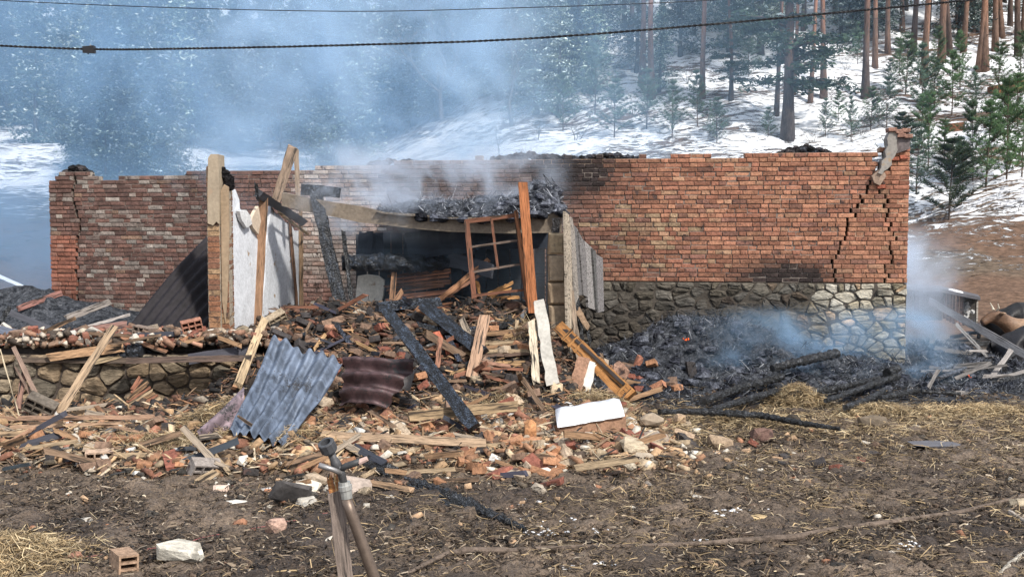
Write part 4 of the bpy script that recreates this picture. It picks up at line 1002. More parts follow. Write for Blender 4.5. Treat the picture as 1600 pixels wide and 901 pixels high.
# ================================================================== RUBBLE THAT COULD NOT BE COUNTED
random.seed(101); np.random.seed(101)
def scatter(n, x0, x1, y0, y1, dens):
    X = np.random.uniform(x0, x1, n*6); Y = np.random.uniform(y0, y1, n*6); d = dens(X, Y); k = np.random.rand(len(X)) < d
    X, Y = X[k][:n], Y[k][:n]; return X, Y, top(X, Y)
def pick(pal, w, n, X=None, Y=None):
    pal = np.array(pal, float); idx = np.random.choice(len(pal), n, p=np.array(w)/sum(w)); return pal[idx]*(.7+.6*np.random.rand(n, 1))
PALlow = [(.27, .15, .09), (.33, .22, .13), (.36, .28, .19), (.45, .41, .35), (.085, .062, .048), (.22, .105, .07)]
PALup = [(.13, .07, .05), (.085, .06, .045), (.028, .026, .026), (.18, .12, .08), (.26, .22, .18), (.15, .07, .05)]
CHV = [(-.5, -.5, -.5), (.5, -.42, -.5), (.45, .5, -.5), (-.5, .45, -.5), (-.4, -.5, .5), (.4, -.35, .42), (.35, .4, .5), (-.42, .35, .45)]
def chips(name, X, Y, Z, dims, C, flat, mat, label, cat, lift=.4):
    n = len(X); M = rotmats(n, flat)*np.asarray(dims)[:, None, :]; T = np.stack([X, Y, Z+np.asarray(dims)[:, 2]*lift], -1)
    return tag(bulk(name, CHV, BOXF, M, T, C, mat), label, cat, kind='stuff')
def rub_d(X, Y): return np.clip(m_rubble(X, Y)*9, 0, 1)
X, Y, Z = scatter(10500, -8.5, 1.9, 9.2, 14.4, rub_d); n = len(X); low = (1-sst(11.0, 12.2, Y))[:, None] > np.random.rand(n, 1)
C = np.where(low, pick(PALlow, [4, 4, 3, 1.6, 2, 3], n), pick(PALup, [2.5, 4, 7, 1, .7, 1.4], n)*.8); s = np.random.rand(n, 1)**2
chips('rubble_chips', X, Y, Z, np.hstack([.025+.17*s, .02+.11*s, .010+.035*s])*(.6+.8*np.random.rand(n, 3)), C, .5, 'rubble', 'crushed brick, plaster and mortar crumbs covering the collapsed heap', 'rubble')
X, Y, Z = scatter(8500, -8.5, 1.6, 9.3, 14.3, rub_d); n = len(X); low = (1-sst(10.8, 12.3, Y))[:, None] > np.random.rand(n, 1)
C = np.where(low, pick([(.34, .25, .155), (.27, .17, .10), (.20, .135, .09), (.4, .33, .24), (.03, .03, .03)], [4, 3, 3, 2, 2], n), pick([(.22, .12, .07), (.03, .03, .032), (.32, .2, .11), (.12, .08, .06)], [3, 4, 1.6, 3], n))
L = .10+.45*np.random.rand(n, 1)**1.8
chips('wood_splinters', X, Y, Z+.015, np.hstack([L, .006+.026*np.random.rand(n, 1)**2, .005+.010*np.random.rand(n, 1)]), C, .3, 'rubble', 'splinters and broken strips of wood strewn through the rubble', 'splinters')
# sparse crumbs over the yard
def yd(X, Y): return np.clip(.10+.9*bump2(X, Y, -2, 9.9, 5, 1.1)+.5*bump2(X, Y, 2, 10.6, 1.6, 1.2), 0, 1)
X, Y, Z = scatter(2600, -6, 7, 5.2, 12.6, yd); n = len(X); s = np.random.rand(n, 1)**3
chips('yard_crumbs', X, Y, Z, np.hstack([.015+.09*s, .012+.06*s, .01+.03*s])*(.7+.6*np.random.rand(n, 3)), pick([(.36, .24, .15), (.5, .46, .4), (.10, .08, .06), (.30, .15, .09), (.05, .045, .04)], [3, 2, 4, 2, 4], n), .4, 'rubble', 'small crumbs of brick, mortar and earth scattered over the muddy yard', 'crumbs')
# mud clods
X, Y, Z = scatter(34000, -6.5, 8.5, 5.0, 13.6, lambda X, Y: np.clip(2.2/(Y-3.2), .12, 1)*(fbm(X*1.3, Y*1.3, 5, 3) > .4)); n = len(X); s = np.random.rand(n, 1)**2
chips('mud_clods', X, Y, Z, np.hstack([.012+.055*s, .012+.04*s, .008+.022*s])*(.7+.6*np.random.rand(n, 3)), pick([(.085, .06, .045), (.05, .038, .03), (.12, .088, .064), (.035, .03, .027)], [3, 3, 2, 2], n), .35, 'rubble', 'trodden clods of dark mud all over the yard', 'mud clods', .1)
# ------------------------------------------------------------------ straw
def straw(name, X, Y, Z, Lr, W, C, lift, label, mat='straw', up=.35, curl=.35):
    n = len(X); a = np.random.rand(n)*2*pi; L = Lr[0]+(Lr[1]-Lr[0])*np.random.rand(n); e = np.random.randn(n)*up
    d = np.stack([np.cos(a), np.sin(a)*.8, e*.5], -1); sd = np.stack([-np.sin(a), np.cos(a), np.random.randn(n)*.5], -1)*(W*(.6+.8*np.random.rand(n)))[:, None]
    P0 = np.stack([X, Y, Z+lift*np.random.rand(n)], -1)-d*(L/2)[:, None]; c = np.stack([-np.sin(a), np.cos(a), np.abs(np.random.randn(n))*.8], -1)*(L*curl*np.random.randn(n))[:, None]*.4
    c[:, 2] = np.abs(c[:, 2])
    P1 = P0+d*(L*.5)[:, None]+c; P2 = P0+d*L[:, None]
    for q in (P0, P2): q[:, 2] = np.maximum(q[:, 2], Z-.02)
    V = np.stack([P0-sd, P0+sd, P1-sd, P1+sd, P2-sd*.5, P2+sd*.5], 1).reshape(-1, 3)
    b_ = np.arange(n)[:, None]*6; F = np.concatenate([b_+np.array([[0, 1, 3, 2]]), b_+np.array([[2, 3, 5, 4]])], 0)
    return tag(npobj(name, V, F, np.repeat(C, 6, 0), mat), label, 'hay' if 'ash' not in name else 'ash', kind='stuff')
STR = [(.37, .27, .15), (.29, .21, .115), (.46, .37, .23), (.17, .125, .075), (.085, .062, .043)]
# matted old hay trodden in the mud, thicker to the right
def dmud(X, Y):
    r = sst(-2.5, 3.0, X)*.75+.13; far = 1+1.6*sst(9.6, 11.6, Y)*sst(.8, 2.2, X); return np.clip(r*far*(.25+1.3*(fbm(X*1.6, Y*1.6, 77, 4) > .47))*.55, 0, 1)*(1-.8*sst(12.6, 13.3, Y)*sst(.5, 1, X))
X, Y, Z = scatter(48000, -6.5, 9, 5.0, 13.6, dmud); n = len(X)
straw('trodden_hay', X, Y, Z+.004, (.04, .16), .0024, pick(STR, [1.0, 2, .6, 3.4, 3.6], n), .045, 'old hay trodden into the dark mud of the yard')
X, Y, Z = scatter(105000, -6.5, 9, 5.0, 13.6, lambda X, Y: np.clip((.45+.65*(fbm(X*2.3, Y*2.3, 33, 4) > .45))*np.clip(5.5/(Y-2), .3, 1), 0, 1)*(1-sst(12.8, 13.5, Y))); n = len(X)
straw('wet_litter', X, Y, Z+.002, (.02, .09), .0042, pick([(.018, .014, .012), (.05, .037, .028), (.11, .082, .058), (.20, .155, .11), (.34, .28, .21)], [5, 4, 2.6, 1.8, .9], n), .04, 'dark wet litter trodden all over the yard', up=.5)
X, Y, Z = scatter(6500, 1.2, 8.5, 10.2, 13.4, lambda X, Y: np.clip(.15+sst(10.2, 11.2, Y)*(fbm(X*1.1, Y*1.6, 99, 3) > .44), 0, 1)*(1-sst(12.4, 13.2, Y))); n = len(X)
straw('loose_hay', X, Y, Z+.01, (.05, .2), .0028, pick(STR, [3, 3, 2.4, 3, 2.4], n), .06, 'bright loose hay spread in front of the burnt logs')
TUFT = [(-2.95, 10.9, .55, .35, 5200, .28), (-3.3, 10.1, .7, .28, 3600, .10), (-2.3, 10.2, .6, .25, 1700, .12), (3.62, 12.9, .32, .25, 3600, .30), (2.8, 11.8, .6, .3, 1800, .12), (1.05, 11.9, .35, .3, 1500, .16), (.1, 12.9, .2, .35, 500, .12), (-3.55, 6.95, .4, .4, 9000, .13), (-.2, 11.6, .5, .35, 900, .1), (4.4, 12.2, .5, .3, 1800, .15), (5.6, 12.3, .8, .3, 4200, .10)]
TN = ['hay tuft below the blue grey corrugated sheet', 'hay spread left of the standpipe at the edge of the rubble', 'hay caught round the pale board by the standpipe', 'bright hay bundle caught on the charred logs', 'hay spread between the long charred pole and the log pile', 'hay wisps behind the snow topped slab', 'hay hanging beside the white painted board', 'hay heap in the bottom left corner of the yard', 'thin hay in front of the sawn beam', 'hay tuft right of the charred log pile', 'hay spread at the far right before the burnt timbers']
for (cx, cy, rx, ry, n, h), nm in zip(TUFT, TN):
    X = cx+rx*np.random.randn(n)*.6; Y = cy+ry*np.random.randn(n)*.6; q = np.exp(-((X-cx)/rx)**2-((Y-cy)/ry)**2)
    straw('hay_tuft', X, Y, top(X, Y)+h*q*np.random.rand(n)**.7, (.04, .17), .0022, pick(STR, [4, 3, 3, 2, 1.2], n), .03, nm, up=.5)
# burnt strands on the ash
def dash(X, Y): return (m_ash(X, Y) > .06)*(.35+.65*(fbm(X*2, Y*2, 55, 3) > .45))
X, Y, Z = scatter(20000, .7, 9, 12.8, 16.8, dash); n = len(X)
straw('burnt_ash_strands', X, Y, Z+.005, (.03, .15), .003, pick([(.02, .022, .027), (.10, .11, .135), (.28, .29, .31), (.05, .053, .06)], [5, 3, 1.0, 3], n), .03, 'curled grey strands of burnt hay all over the ash heap', 'rubble', .25, 1.0)
m = MB(); random.seed(66)
for i in range(900):
    x, y = random.uniform(.9, 8.4), random.uniform(13, 16.6)
    t = float(m_ash(np.array([x]), np.array([y]))[0])
    if t < .07: continue
    blob(m, (x, y, topz(x, y)), random.uniform(.03, .13), random.choice(((.4, .4, .45), (.8, .8, .9), (1.5, 1.5, 1.6), (1.7, 1.7, 1.8))), random.uniform(.35, .7))
tag(m.build('burnt_clumps', 'ash'), 'round clumps of burnt hay piled on the ash heap', 'ash', kind='stuff')
nX = 6000; X = np.random.uniform(X0, X1, nX); Yb = 14.35-.6*(X-X0)/(X1-X0); Y = Yb+np.random.rand(nX)*1.7; zt_ = np.interp(X, xs_, [slab_z(x, 14.2) for x in xs_])
straw('burnt_ash_strands', X, Y, zt_-.03+hay_thick(X, Y)+.005, (.03, .14), .003, pick([(.02, .022, .027), (.12, .13, .15), (.40, .42, .46), (.05, .055, .07)], [3, 3, 2.4, 3], nX), .03, 'curled strands of burnt hay on the slab above the dark room', 'rubble', .25, 1.0)
m = MB()
for i in range(260):
    k = random.randrange(nX); blob(m, (X[k], Y[k], zt_[k]-.03+float(hay_thick(np.array([X[k]]), np.array([Y[k]]))[0])), random.uniform(.03, .11), random.choice(((.8, .8, .85), (1.8, 1.8, 1.95), (2, 2, 2.1), (.4, .4, .45))), .6)
tag(m.build('burnt_clumps', 'ash'), 'clumps of burnt hay heaped on the slab over the dark room', 'ash', kind='stuff')
# ================================================================== LOOSE BRICKS, STONES, CHUNKS
random.seed(202); np.random.seed(202)
def lump_mesh(nm, sx, sy, sz, j, mat, cut=0):
    V = boxv(sx, sy, sz, j)
    if cut: V[6] = V[6]*.55; V[5] = V[5]*.9
    # split each face once so edges chip
    mb = MB(); c = [sum((V[i] for i in f), Vector())/4 for f in BOXF]
    W = list(V)+[q*random.uniform(.96, 1.06) for q in c]; F = []
    for fi, f in enumerate(BOXF):
        for k in range(4): F.append((f[k], f[(k+1) % 4], 8+fi))
    return mesh(nm, W, F, [(1, 1, 1)]*len(W), mat)
import bmesh
def hull_mesh(nm, sx, sy, sz, n, mat, boxy=.0, seed=0):
    r_ = random.Random(seed); bm = bmesh.new()
    for i in range(n):
        v = Vector((r_.gauss(0, 1), r_.gauss(0, 1), r_.gauss(0, 1))).normalized(); k = max(abs(c) for c in v); v = v*(1-boxy)+v/k*boxy
        bm.verts.new((v.x*sx*.5*r_.uniform(.85, 1.1), v.y*sy*.5*r_.uniform(.85, 1.1), v.z*sz*.5*r_.uniform(.85, 1.1)))
    h = bmesh.ops.convex_hull(bm, input=bm.verts); bmesh.ops.delete(bm, geom=list({g for g in h['geom_interior']+h['geom_unused'] if isinstance(g, bmesh.types.BMVert)}), context='VERTS')
    bm.verts.index_update(); V = [v.co.copy() for v in bm.verts]; F = [tuple(v.index for v in f.verts) for f in bm.faces]; bm.free()
    return mesh(nm, V, F, [(1, 1, 1)]*len(V), mat)
def broken_brick(nm, sx, sy, sz, seed):
    r_ = random.Random(seed); bm = bmesh.new()
    for x, y, z in BOXV:
        for q in range(2): bm.verts.new(((x*sx)+r_.uniform(-.008, .008)*(1 if x < 0 else 4), y*sy+r_.uniform(-.006, .006), z*sz+r_.uniform(-.006, .006)))
    h = bmesh.ops.convex_hull(bm, input=bm.verts); bmesh.ops.delete(bm, geom=list({g for g in h['geom_interior']+h['geom_unused'] if isinstance(g, bmesh.types.BMVert)}), context='VERTS')
    bm.verts.index_update(); V = [v.co.copy() for v in bm.verts]; F = [tuple(v.index for v in f.verts) for f in bm.faces]; bm.free()
    return mesh(nm, V, F, [(1, 1, 1)]*len(V), mat_b)
mat_b = 'brick'
BRK = [broken_brick('brick', *d, i) for i, d in enumerate(((.25, .12, .065), (.25, .12, .065), (.15, .12, .065), (.12, .11, .06), (.19, .12, .065), (.09, .1, .06)))]
CHK = [hull_mesh('chunk', *d, 16, 'plaster', .7, i) for i, d in enumerate(((.24, .18, .08), (.16, .13, .07), (.3, .2, .06), (.2, .11, .07)))]
STN = [hull_mesh('stone', *d, 22, 'stone', .4, i+9) for i, d in enumerate(((.26, .2, .15), (.18, .15, .11), (.22, .14, .11)))]
BCOL = [('orange', (.33, .17, .095)), ('red', (.22, .085, .06)), ('brown', (.19, .125, .09)), ('sooty', (.045, .04, .04)), ('pale', (.38, .30, .22))]
def place(me, name, p, col, desc, cat, group, s=1, flat=.35, sink=.02):
    o = bpy.data.objects.new(name, me); COL.objects.link(o); o.location = (p.x, p.y, p.z+.045*s-sink); o.rotation_euler = (random.gauss(0, flat), random.gauss(0, flat), random.random()*6.28)
    o.scale = (s,)*3; k = random.uniform(.8, 1.2); o.color = (col[0]*k, col[1]*k, col[2]*k, 1); auto(o, desc, cat, group); return o
def zone(n, x0, y0, x1, y1, f):
    for i in range(n):
        for _ in range(20):
            px, py = random.uniform(x0, x1), random.uniform(y0, y1); p = hit(px, py)
            if p.y < 17: break
        f(p)
def brick_at(p, wts=(4, 3, 2, 2, 1), s=None):
    i = random.choices(range(5), wts)[0]; me = random.choice(BRK); half = me in BRK[2:]
    place(me, 'brick', p, BCOL[i][1], f'{"broken" if half else "whole"} {BCOL[i][0]} brick', 'brick', 'loose bricks in the rubble', s or random.uniform(.85, 1.1))
def chunk_at(p, white=.6):
    if random.random() < white: place(random.choice(CHK), 'plaster_chunk', p, random.choice(((.50, .47, .42), (.40, .34, .27), (.58, .57, .55))), 'pale plaster chunk', 'plaster', 'plaster chunks in the rubble', random.uniform(.6, 1.1))
    else: place(random.choice(STN), 'stone_lump', p, random.choice(((.3, .24, .17), (.25, .22, .19), (.38, .33, .26))), 'brown field stone', 'stone', 'field stones in the rubble', random.uniform(.5, 1))
zone(85, 470, 490, 850, 640, lambda p: brick_at(p, (1, 2.2, 4, 6, .8), random.uniform(.9, 1.35)))
zone(44, 480, 640, 900, 760, lambda p: brick_at(p, (5, 2, 2, 1, 3)))
zone(26, 700, 690, 890, 750, lambda p: brick_at(p, (6, 2, 1, 1, 3)))
zone(26, 20, 655, 320, 735, lambda p: brick_at(p, (4, 2, 3, 1, 3)))
zone(12, 320, 640, 560, 760, lambda p: brick_at(p, (2, 2, 3, 2, 2)))
zone(14, 930, 570, 1090, 720, lambda p: brick_at(p, (3, 3, 2, 1, 3)))
zone(10, 900, 560, 1010, 620, lambda p: brick_at(p, (3, 3, 2, 2, 1)))
zone(8, 1090, 660, 1400, 740, lambda p: brick_at(p, (1, 2, 4, 2, 1), .8))
zone(22, 60, 655, 330, 750, lambda p: chunk_at(p, .65))
zone(24, 560, 640, 1040, 770, lambda p: chunk_at(p, .5))
zone(34, 480, 490, 840, 620, lambda p: chunk_at(p, .4))
zone(8, 930, 640, 1060, 730, lambda p: chunk_at(p, .4))
zone(12, 300, 720, 600, 800, lambda p: chunk_at(p, .5))
zone(14, 900, 720, 1600, 890, lambda p: place(random.choice(CHK+STN), 'pebble', p, random.choice(((.55, .5, .44), (.3, .24, .18))), 'small pale stone', 'stone', 'small stones in the mud', random.uniform(.2, .45)))
# debris lying along the edge of the raised floor
def edge(n, px0, px1, ya, yb, f):
    for i in range(n):
        px = random.uniform(px0, px1); Y = random.uniform(ya, yb); x = P(px, 500, Y).x; f(Vector((x, Y, FLOOR+random.random()**2*.14*(1-.5*abs(Y-12.9)))))
edge(26, 5, 330, 12.65, 13.15, lambda p: brick_at(p, (1, 3, 4, 3, 3), .95)); edge(24, 170, 420, 12.65, 13.2, lambda p: brick_at(p, (3, 3, 3, 2, 1)))
edge(44, 5, 420, 12.62, 13.2, lambda p: chunk_at(p, .72)); edge(14, 30, 220, 12.6, 12.8, lambda p: chunk_at(p, .95)); edge(18, 340, 470, 12.7, 13.3, lambda p: brick_at(p, (2, 2, 3, 4, 1)))
n = 1500; X = np.random.uniform(P(-40, 500, 12.9).x, -2.9, n); Y = 12.55+.8*np.random.rand(n)**1.3; s = np.random.rand(n, 1)**2
chips('rubble_chips', X, Y, FLOOR+np.random.rand(n)**2*.13, np.hstack([.03+.14*s, .025+.07*s, .015+.05*s])*(.7+.6*np.random.rand(n, 3)), pick([(.28, .16, .11), (.18, .12, .085), (.42, .37, .31), (.07, .055, .045), (.22, .10, .07)], [2, 3, 3, 4, 2], n), .5, 'rubble', 'crushed brick and plaster along the edge of the raised floor', 'rubble')
# hollow bricks
def hollow_mesh(L=.25, W=.12, H=.13, nx=2, nz=3, name='hollow_brick'):
    """holes run along y"""
    mb = MB(); t = .014
    def bar(x0, x1, z0, z1, c=(1, 1, 1)): V = [(x, y, z) for z in (z0, z1) for x, y in ((x0, -W/2), (x1, -W/2), (x1, W/2), (x0, W/2))]; mb.add(V, BOXF_, c)
    BOXF_ = [(3, 2, 1, 0), (4, 5, 6, 7), (0, 1, 5, 4), (1, 2, 6, 5), (2, 3, 7, 6), (3, 0, 4, 7)]
    for i in range(nz+1): z = -H/2+(H-t)*i/nz; bar(-L/2, L/2, z, z+t)
    for i in range(nx+1):
        x = -L/2+(L-t)*i/nx
        for k in range(nz): z0 = -H/2+(H-t)*k/nz+t; z1 = -H/2+(H-t)*(k+1)/nz; bar(x+.0005, x+t-.0005, z0-.001, z1+.001)
    mb.add([(-L/2+.01, W/2-.02, -H/2+.01), (L/2-.01, W/2-.02, -H/2+.01), (L/2-.01, W/2-.02, H/2-.01), (-L/2+.01, W/2-.02, H/2-.01)], [(0, 1, 2, 3)], (.12, .1, .09))
    return mesh(name, mb.v, mb.f, mb.c, 'brick')
HB = hollow_mesh(.13, .24, .15, 1, 3); HB2 = hollow_mesh(.25, .10, .12, 3, 1); HB3 = hollow_mesh(.25, .12, .14, 3, 2)
def hb(me, px, py, rz, rx, ry, col, label, lift=.06, s=1, Y=None, z=None):
    p = hit(px, py) if Y is None else P(px, py, Y); o = bpy.data.objects.new('hollow_brick', me); COL.objects.link(o); o.location = (p.x, p.y, (p.z+lift) if z is None else z); o.rotation_euler = (rx, ry, rz); o.scale = (s,)*3; o.color = col+(1,)
    return tag(o, label, 'brick', 'hollow bricks')
hb(HB, 194, 893, .62, -.04, .06, (.33, .22, .15), 'muddy orange hollow brick with three holes at the bottom left of the yard', .06, 1.0)
hb(HB2, 652+350, 611, .5, 1.2, .2, (.42, .20, .12), 'orange perforated brick lying open on the edge of the ash heap', .05, .8) if False else None
hb(HB2, 1028, 612, -.5, 1.0, -.5, (.42, .2, .12), 'orange perforated brick with three square holes on the ash heap', .05, .8)
hb(HB2, 1068, 690, -.25, .4, .3, (.36, .26, .18), 'tan perforated brick with square holes in front of the long charred pole', .05, .85)
hb(HB3, 432, 512, .5, .5, -.5, (.30, .24, .17), 'tan hollow brick tilted on top of the rubble below the pale back wall', .1, 1)
hb(HB3, 64, 655, .2, .4, .5, (.13, .11, .09), 'dark hollow block leaning at the foot of the foundation by the forked sticks', .14, 1.25)
hb(HB3, 156, 722, .3, .1, 0, (.42, .3, .22), 'pale ribbed hollow block half in the mud under the rubble edge', .03, 1)
hb(HB3, 225, 552, -.3, 0, .15, (.22, .17, .14), 'grey brown hollow brick standing on the floor edge below the dark roof sheet', 0, 1, 12.8, FLOOR+.14)
hb(HB3, 300, 540, .4, .2, -.2, (.33, .16, .11), 'red hollow brick on the floor edge left of the brick pillar', 0, 1, 12.85, FLOOR+.22)
hb(HB3, 320, 742, .7, .5, .2, (.25, .22, .2), 'grey hollow block lying open in the hay left of the standpipe', .05, 1.1)
# hand placed blocks
def block(px, py, sx, sy, sz, rz, col, mat, label, cat, name, lift=None, rx=0, ry=0, j=.012, Y=None):
    p = hit(px, py) if Y is None else P(px, py, Y); me = hull_mesh(name, sx*1.08, sy*1.08, sz*1.12, 34, mat, .82 if mat != 'stone' and 'white_stone' != name else .45, int(px+py)); o = bpy.data.objects.new(name, me); COL.objects.link(o)
    o.location = (p.x, p.y, p.z+(sz*.45 if lift is None else lift)); o.rotation_euler = (rx, ry, rz); o.color = col+(1,); return tag(o, label, cat)
sb = empty('plank_block', G(921, 680), 'thick brown timber slab topped with white snow in front of the doorway', 'slab')
p = G(921, 681); tt = timber(P(871, 677, p.y), P(973, 660, p.y+.15), .17, .26, 'rubble', (.24, .14, .09), 6, .008, .015, 0, 'slab_body'); bpy.context.view_layer.update(); adopt(sb, tt)
ss = MB(); a, b_ = P(870, 664, p.y-.02), P(973, 647, p.y+.12); n = 12
Vs = []
for i in range(n+1):
    t = i/n; q = a.lerp(b_, t); h = .022+.006*sin(i*1.3)+.008*random.random(); h *= 1 if 0 < i < n else .4
    for yy, zz in ((-.13, .0), (-.125, h*.6), (.0, h+.035), (.30, h+.10), (.32, .05)): Vs.append((q.x+random.uniform(-.01, .01), q.y+yy+random.uniform(-.012, .012), q.z+zz+.0))
Fs = [(i*5+k, (i+1)*5+k, (i+1)*5+k+1, i*5+k+1) for i in range(n) for k in range(4)]+[(0, 1, 2, 3, 4), tuple(n*5+k for k in (4, 3, 2, 1, 0))]
ss.add(Vs, Fs); adopt(sb, ss.build('snow_cap', 'snow', origin=a, smooth=True))
block(281, 878, .34, .2, .17, -.25, (.46, .43, .37), 'stone', 'large white stone lying in the mud right of the three holed brick', 'stone', 'white_stone', .05, .2, .1, .05)
block(118, 876, .09, .08, .06, .3, (.35, .18, .12), 'brick', 'small reddish stone left of the three holed brick', 'stone', 'small_stone', .02)
block(430, 832, .15, .12, .10, .4, (.42, .28, .22), 'brick', 'pinkish brick fragment alone in the mud left of the standpipe', 'brick', 'brick_fragment', .04, .1, .1, .02)
block(455, 785, .30, .10, .22, .5, (.07, .065, .065), 'concrete', 'dark tilted tile shaped slab fragment left of the standpipe', 'slab', 'slab_fragment', .07, .7, .3, .02)
block(478, 768, .24, .16, .08, -.2, (.62, .56, .47), 'plaster', 'cream plaster block behind the dark tilted slab fragment', 'plaster', 'plaster_block', .04, .2, 0, .03)
block(552, 770, .3, .25, .05, .3, (.34, .28, .24), 'concrete', 'flat grey brown tile just right of the standpipe collar', 'tile', 'tile', .05, .5, .2, .02)
block(345, 768, .13, .1, .05, .3, (.55, .42, .34), 'plaster', 'small pink plaster piece in front of the grey hollow block', 'plaster', 'plaster_block', .02)
block(935, 680, .001, .001, .001, 0, (1, 1, 1), 'plaster', '', '', 'x') if False else None
block(1018, 672, .24, .13, .12, -.1, (.30, .24, .18), 'concrete', 'grey brown block on top of the pile left of the long charred pole', 'block', 'concrete_block', .12)
block(1025, 696, .24, .13, .12, .15, (.27, .22, .18), 'concrete', 'flat faced grey block below the pile left of the long charred pole', 'block', 'concrete_block', .06)
block(990, 708, .26, .2, .14, .4, (.40, .33, .24), 'stone', 'rough tan stone block in front of the snow topped slab', 'stone', 'stone_block', .06, .2, .2, .04)
block(1062, 668, .12, .1, .09, .1, (.42, .30, .2), 'brick', 'tan half brick standing on the perforated brick by the charred pole', 'brick', 'half_brick', .1)
block(1126, 700, .26, .14, .12, -.35, (.30, .22, .15), 'brick', 'muddy brown block left of the square muddy brick', 'brick', 'muddy_brick', .05, .1, .3, .03)
block(1190, 690, .22, .14, .16, .05, (.14, .085, .07), 'brick', 'dark red square block standing in front of the long charred pole', 'brick', 'muddy_brick', .06)
block(1362, 668, .30, .12, .15, 0, (.15, .12, .09), 'concrete', 'dark brown upright block in the hay of the right yard', 'block', 'concrete_block', .06)
block(1460, 701, .42, .3, .03, .2, (.12, .105, .10), 'soot_board', 'flat dark board piece lying in the hay of the right yard', 'board', 'board_piece', .04, 0, 0, .02); bpy.data.objects['board_piece'].color = (5, 4.6, 4.4, 1)
block(1238, 668, .2, .16, .17, .3, (.05, .04, .03), 'stone', 'dark stump of burnt wood between hay and long charred pole', 'stump', 'burnt_stump', .05)
block(968, 590, .22, .14, .22, .4, (.36, .22, .16), 'brick', 'pinkish broken masonry block right of the orange leaning timber', 'block', 'masonry_block', .1, .3, .3, .03, 13.6)
block(938, 574, .24, .14, .16, -.1, (.40, .32, .25), 'plaster', 'pale broken block just behind the orange leaning timber', 'block', 'masonry_block', .05, .1, .2, .03, 13.8)
block(996, 574, .1, .1, .22, .2, (.34, .15, .10), 'brick', 'upright red brick shard at the left edge of the ash heap', 'brick', 'brick_shard', .05, .2, .4, .03, 13.9)
block(828, 690, .11, .12, .22, .15, (.42, .21, .10), 'brick', 'upright orange brick standing in the pile in front of the doorway', 'brick', 'upright_brick', .08, .05, .12)
block(510+55, 545, .17, .12, .1, .1, (.22, .12, .09), 'brick', 'brown brick block on top of the heap below the leaning black post', 'brick', 'brown_brick', .08)
block(518, 525, .16, .12, .09, .1, (.34, .18, .12), 'brick', 'square red brick lying on top of the heap below the pale back wall', 'brick', 'square_brick', .1)
block(1184, 815, .18, .12, .03, .3, (.45, .33, .18), 'wood', 'small tan board offcut in the mud above the long branch', 'board', 'board_offcut', .03)
# mixed tiles stack and red ribbed tile shards
for k, (px, py, rz) in enumerate([(696, 556, .2), (706, 560, .1), (684, 540, .5)]):
    o = block(px, py, .16, .16, .05, rz, (.42, .13, .08), 'brick', ['ribbed red roof tile shard in the heap under the short charred beam', 'second ribbed red tile shard leaning on the first under the short charred beam', 'small pink red tile shard left of the ribbed tile shards'][k], 'roof tile', 'tile_shard', .1, 1.0, .2, .012)
# snow patches
m = MB(); random.seed(9)
def snowpatch(px, py, n, r, label):
    m = MB()
    for i in range(n): p = hit(px+random.gauss(0, r*1.6), py+random.gauss(0, r*.35)); blob(m, p+Vector((0, 0, .012)), random.uniform(.008, .026), (1, 1, 1), .4, 6)
    tag(m.build('snow_patch', 'snow', origin=hit(px, py), smooth=True), label, 'snow patch', 'snow remnants in the mud', 'stuff')
for px, py, n, r, lb in [(1140, 803, 26, 14, 'largest snow remnant in the mud above the long branch'), (818, 788, 7, 8, 'small snow remnant right of the foreground charred log'), (812, 813, 9, 8, 'snow remnant just beyond the tip of the foreground charred log'), (868, 817, 14, 11, 'snow remnant between charred log tip and long branch'), (845, 836, 12, 12, 'lowest snow remnant beside the tip of the charred log'), (925, 830, 8, 10, 'faint snow remnant above the middle of the long branch'), (940, 888, 16, 10, 'snow remnant below the middle of the long branch'), (1090, 848, 7, 6, 'tiny snow remnant just above the long branch'), (1420, 855, 9, 7, 'snow remnant below the right part of the branch'), (885, 889, 6, 5, 'tiny snow speck below the branch left of its middle'), (1420, 850, 4, 5, 'two snow crumbs below the right part of the branch')]: snowpatch(px, py, n, r, lb)
# ================================================================== TIMBERS OF THE COLLAPSE
random.seed(303); np.random.seed(303)
WD_, WW, CH, SO = 'wood', 'weathered_wood', 'char', 'soot_board'
NEWW, ORW, GRW, BRW, REDW = (.34, .255, .165), (.27, .165, .095), (.28, .23, .18), (.18, .12, .08), (.21, .095, .06)
def clear(a, b_, m=.1, n=7):
    """slides both ends up their sight lines until the piece lies on the heap, not in it"""
    (ax, ay, aY), (bx, by, bY) = a, b_; ex = 0
    for i in range(n):
        t = i/(n-1); h = hit(ax+(bx-ax)*t, ay+(by-ay)*t, 60, m)
        if h.y < 17: ex = max(ex, aY+(bY-aY)*t-h.y)
    return aY-ex, bY-ex
def tb(x0, y0, x1, y1, wpx, label, cat='board', mat=WD_, col=NEWW, t=.05, Y0=None, Y1=None, lift=.06, name='board', group=None, seg=8, taper=1, jit=.006, sag=0, rag=.04):
    if Y0 and Y1 and 10 < Y0 < 13.79 and max(y0, y1) < 700 and x0 < 860: Y0, Y1 = clear((x0, y0, Y0), (x1, y1, Y1), t*.5+.06)
    a = P(x0, y0, Y0) if Y0 else G(x0, y0, lift); b_ = P(x1, y1, Y1) if Y1 else G(x1, y1, lift)
    o = timber(a, b_, pxw(wpx, (a.y+b_.y)/2), t, mat, col, seg, jit, rag, 0, name, sag, taper); return tag(o, label, cat, group)
ONE = (1, 1, 1); BL = (1.2, 1.45, 1.8)
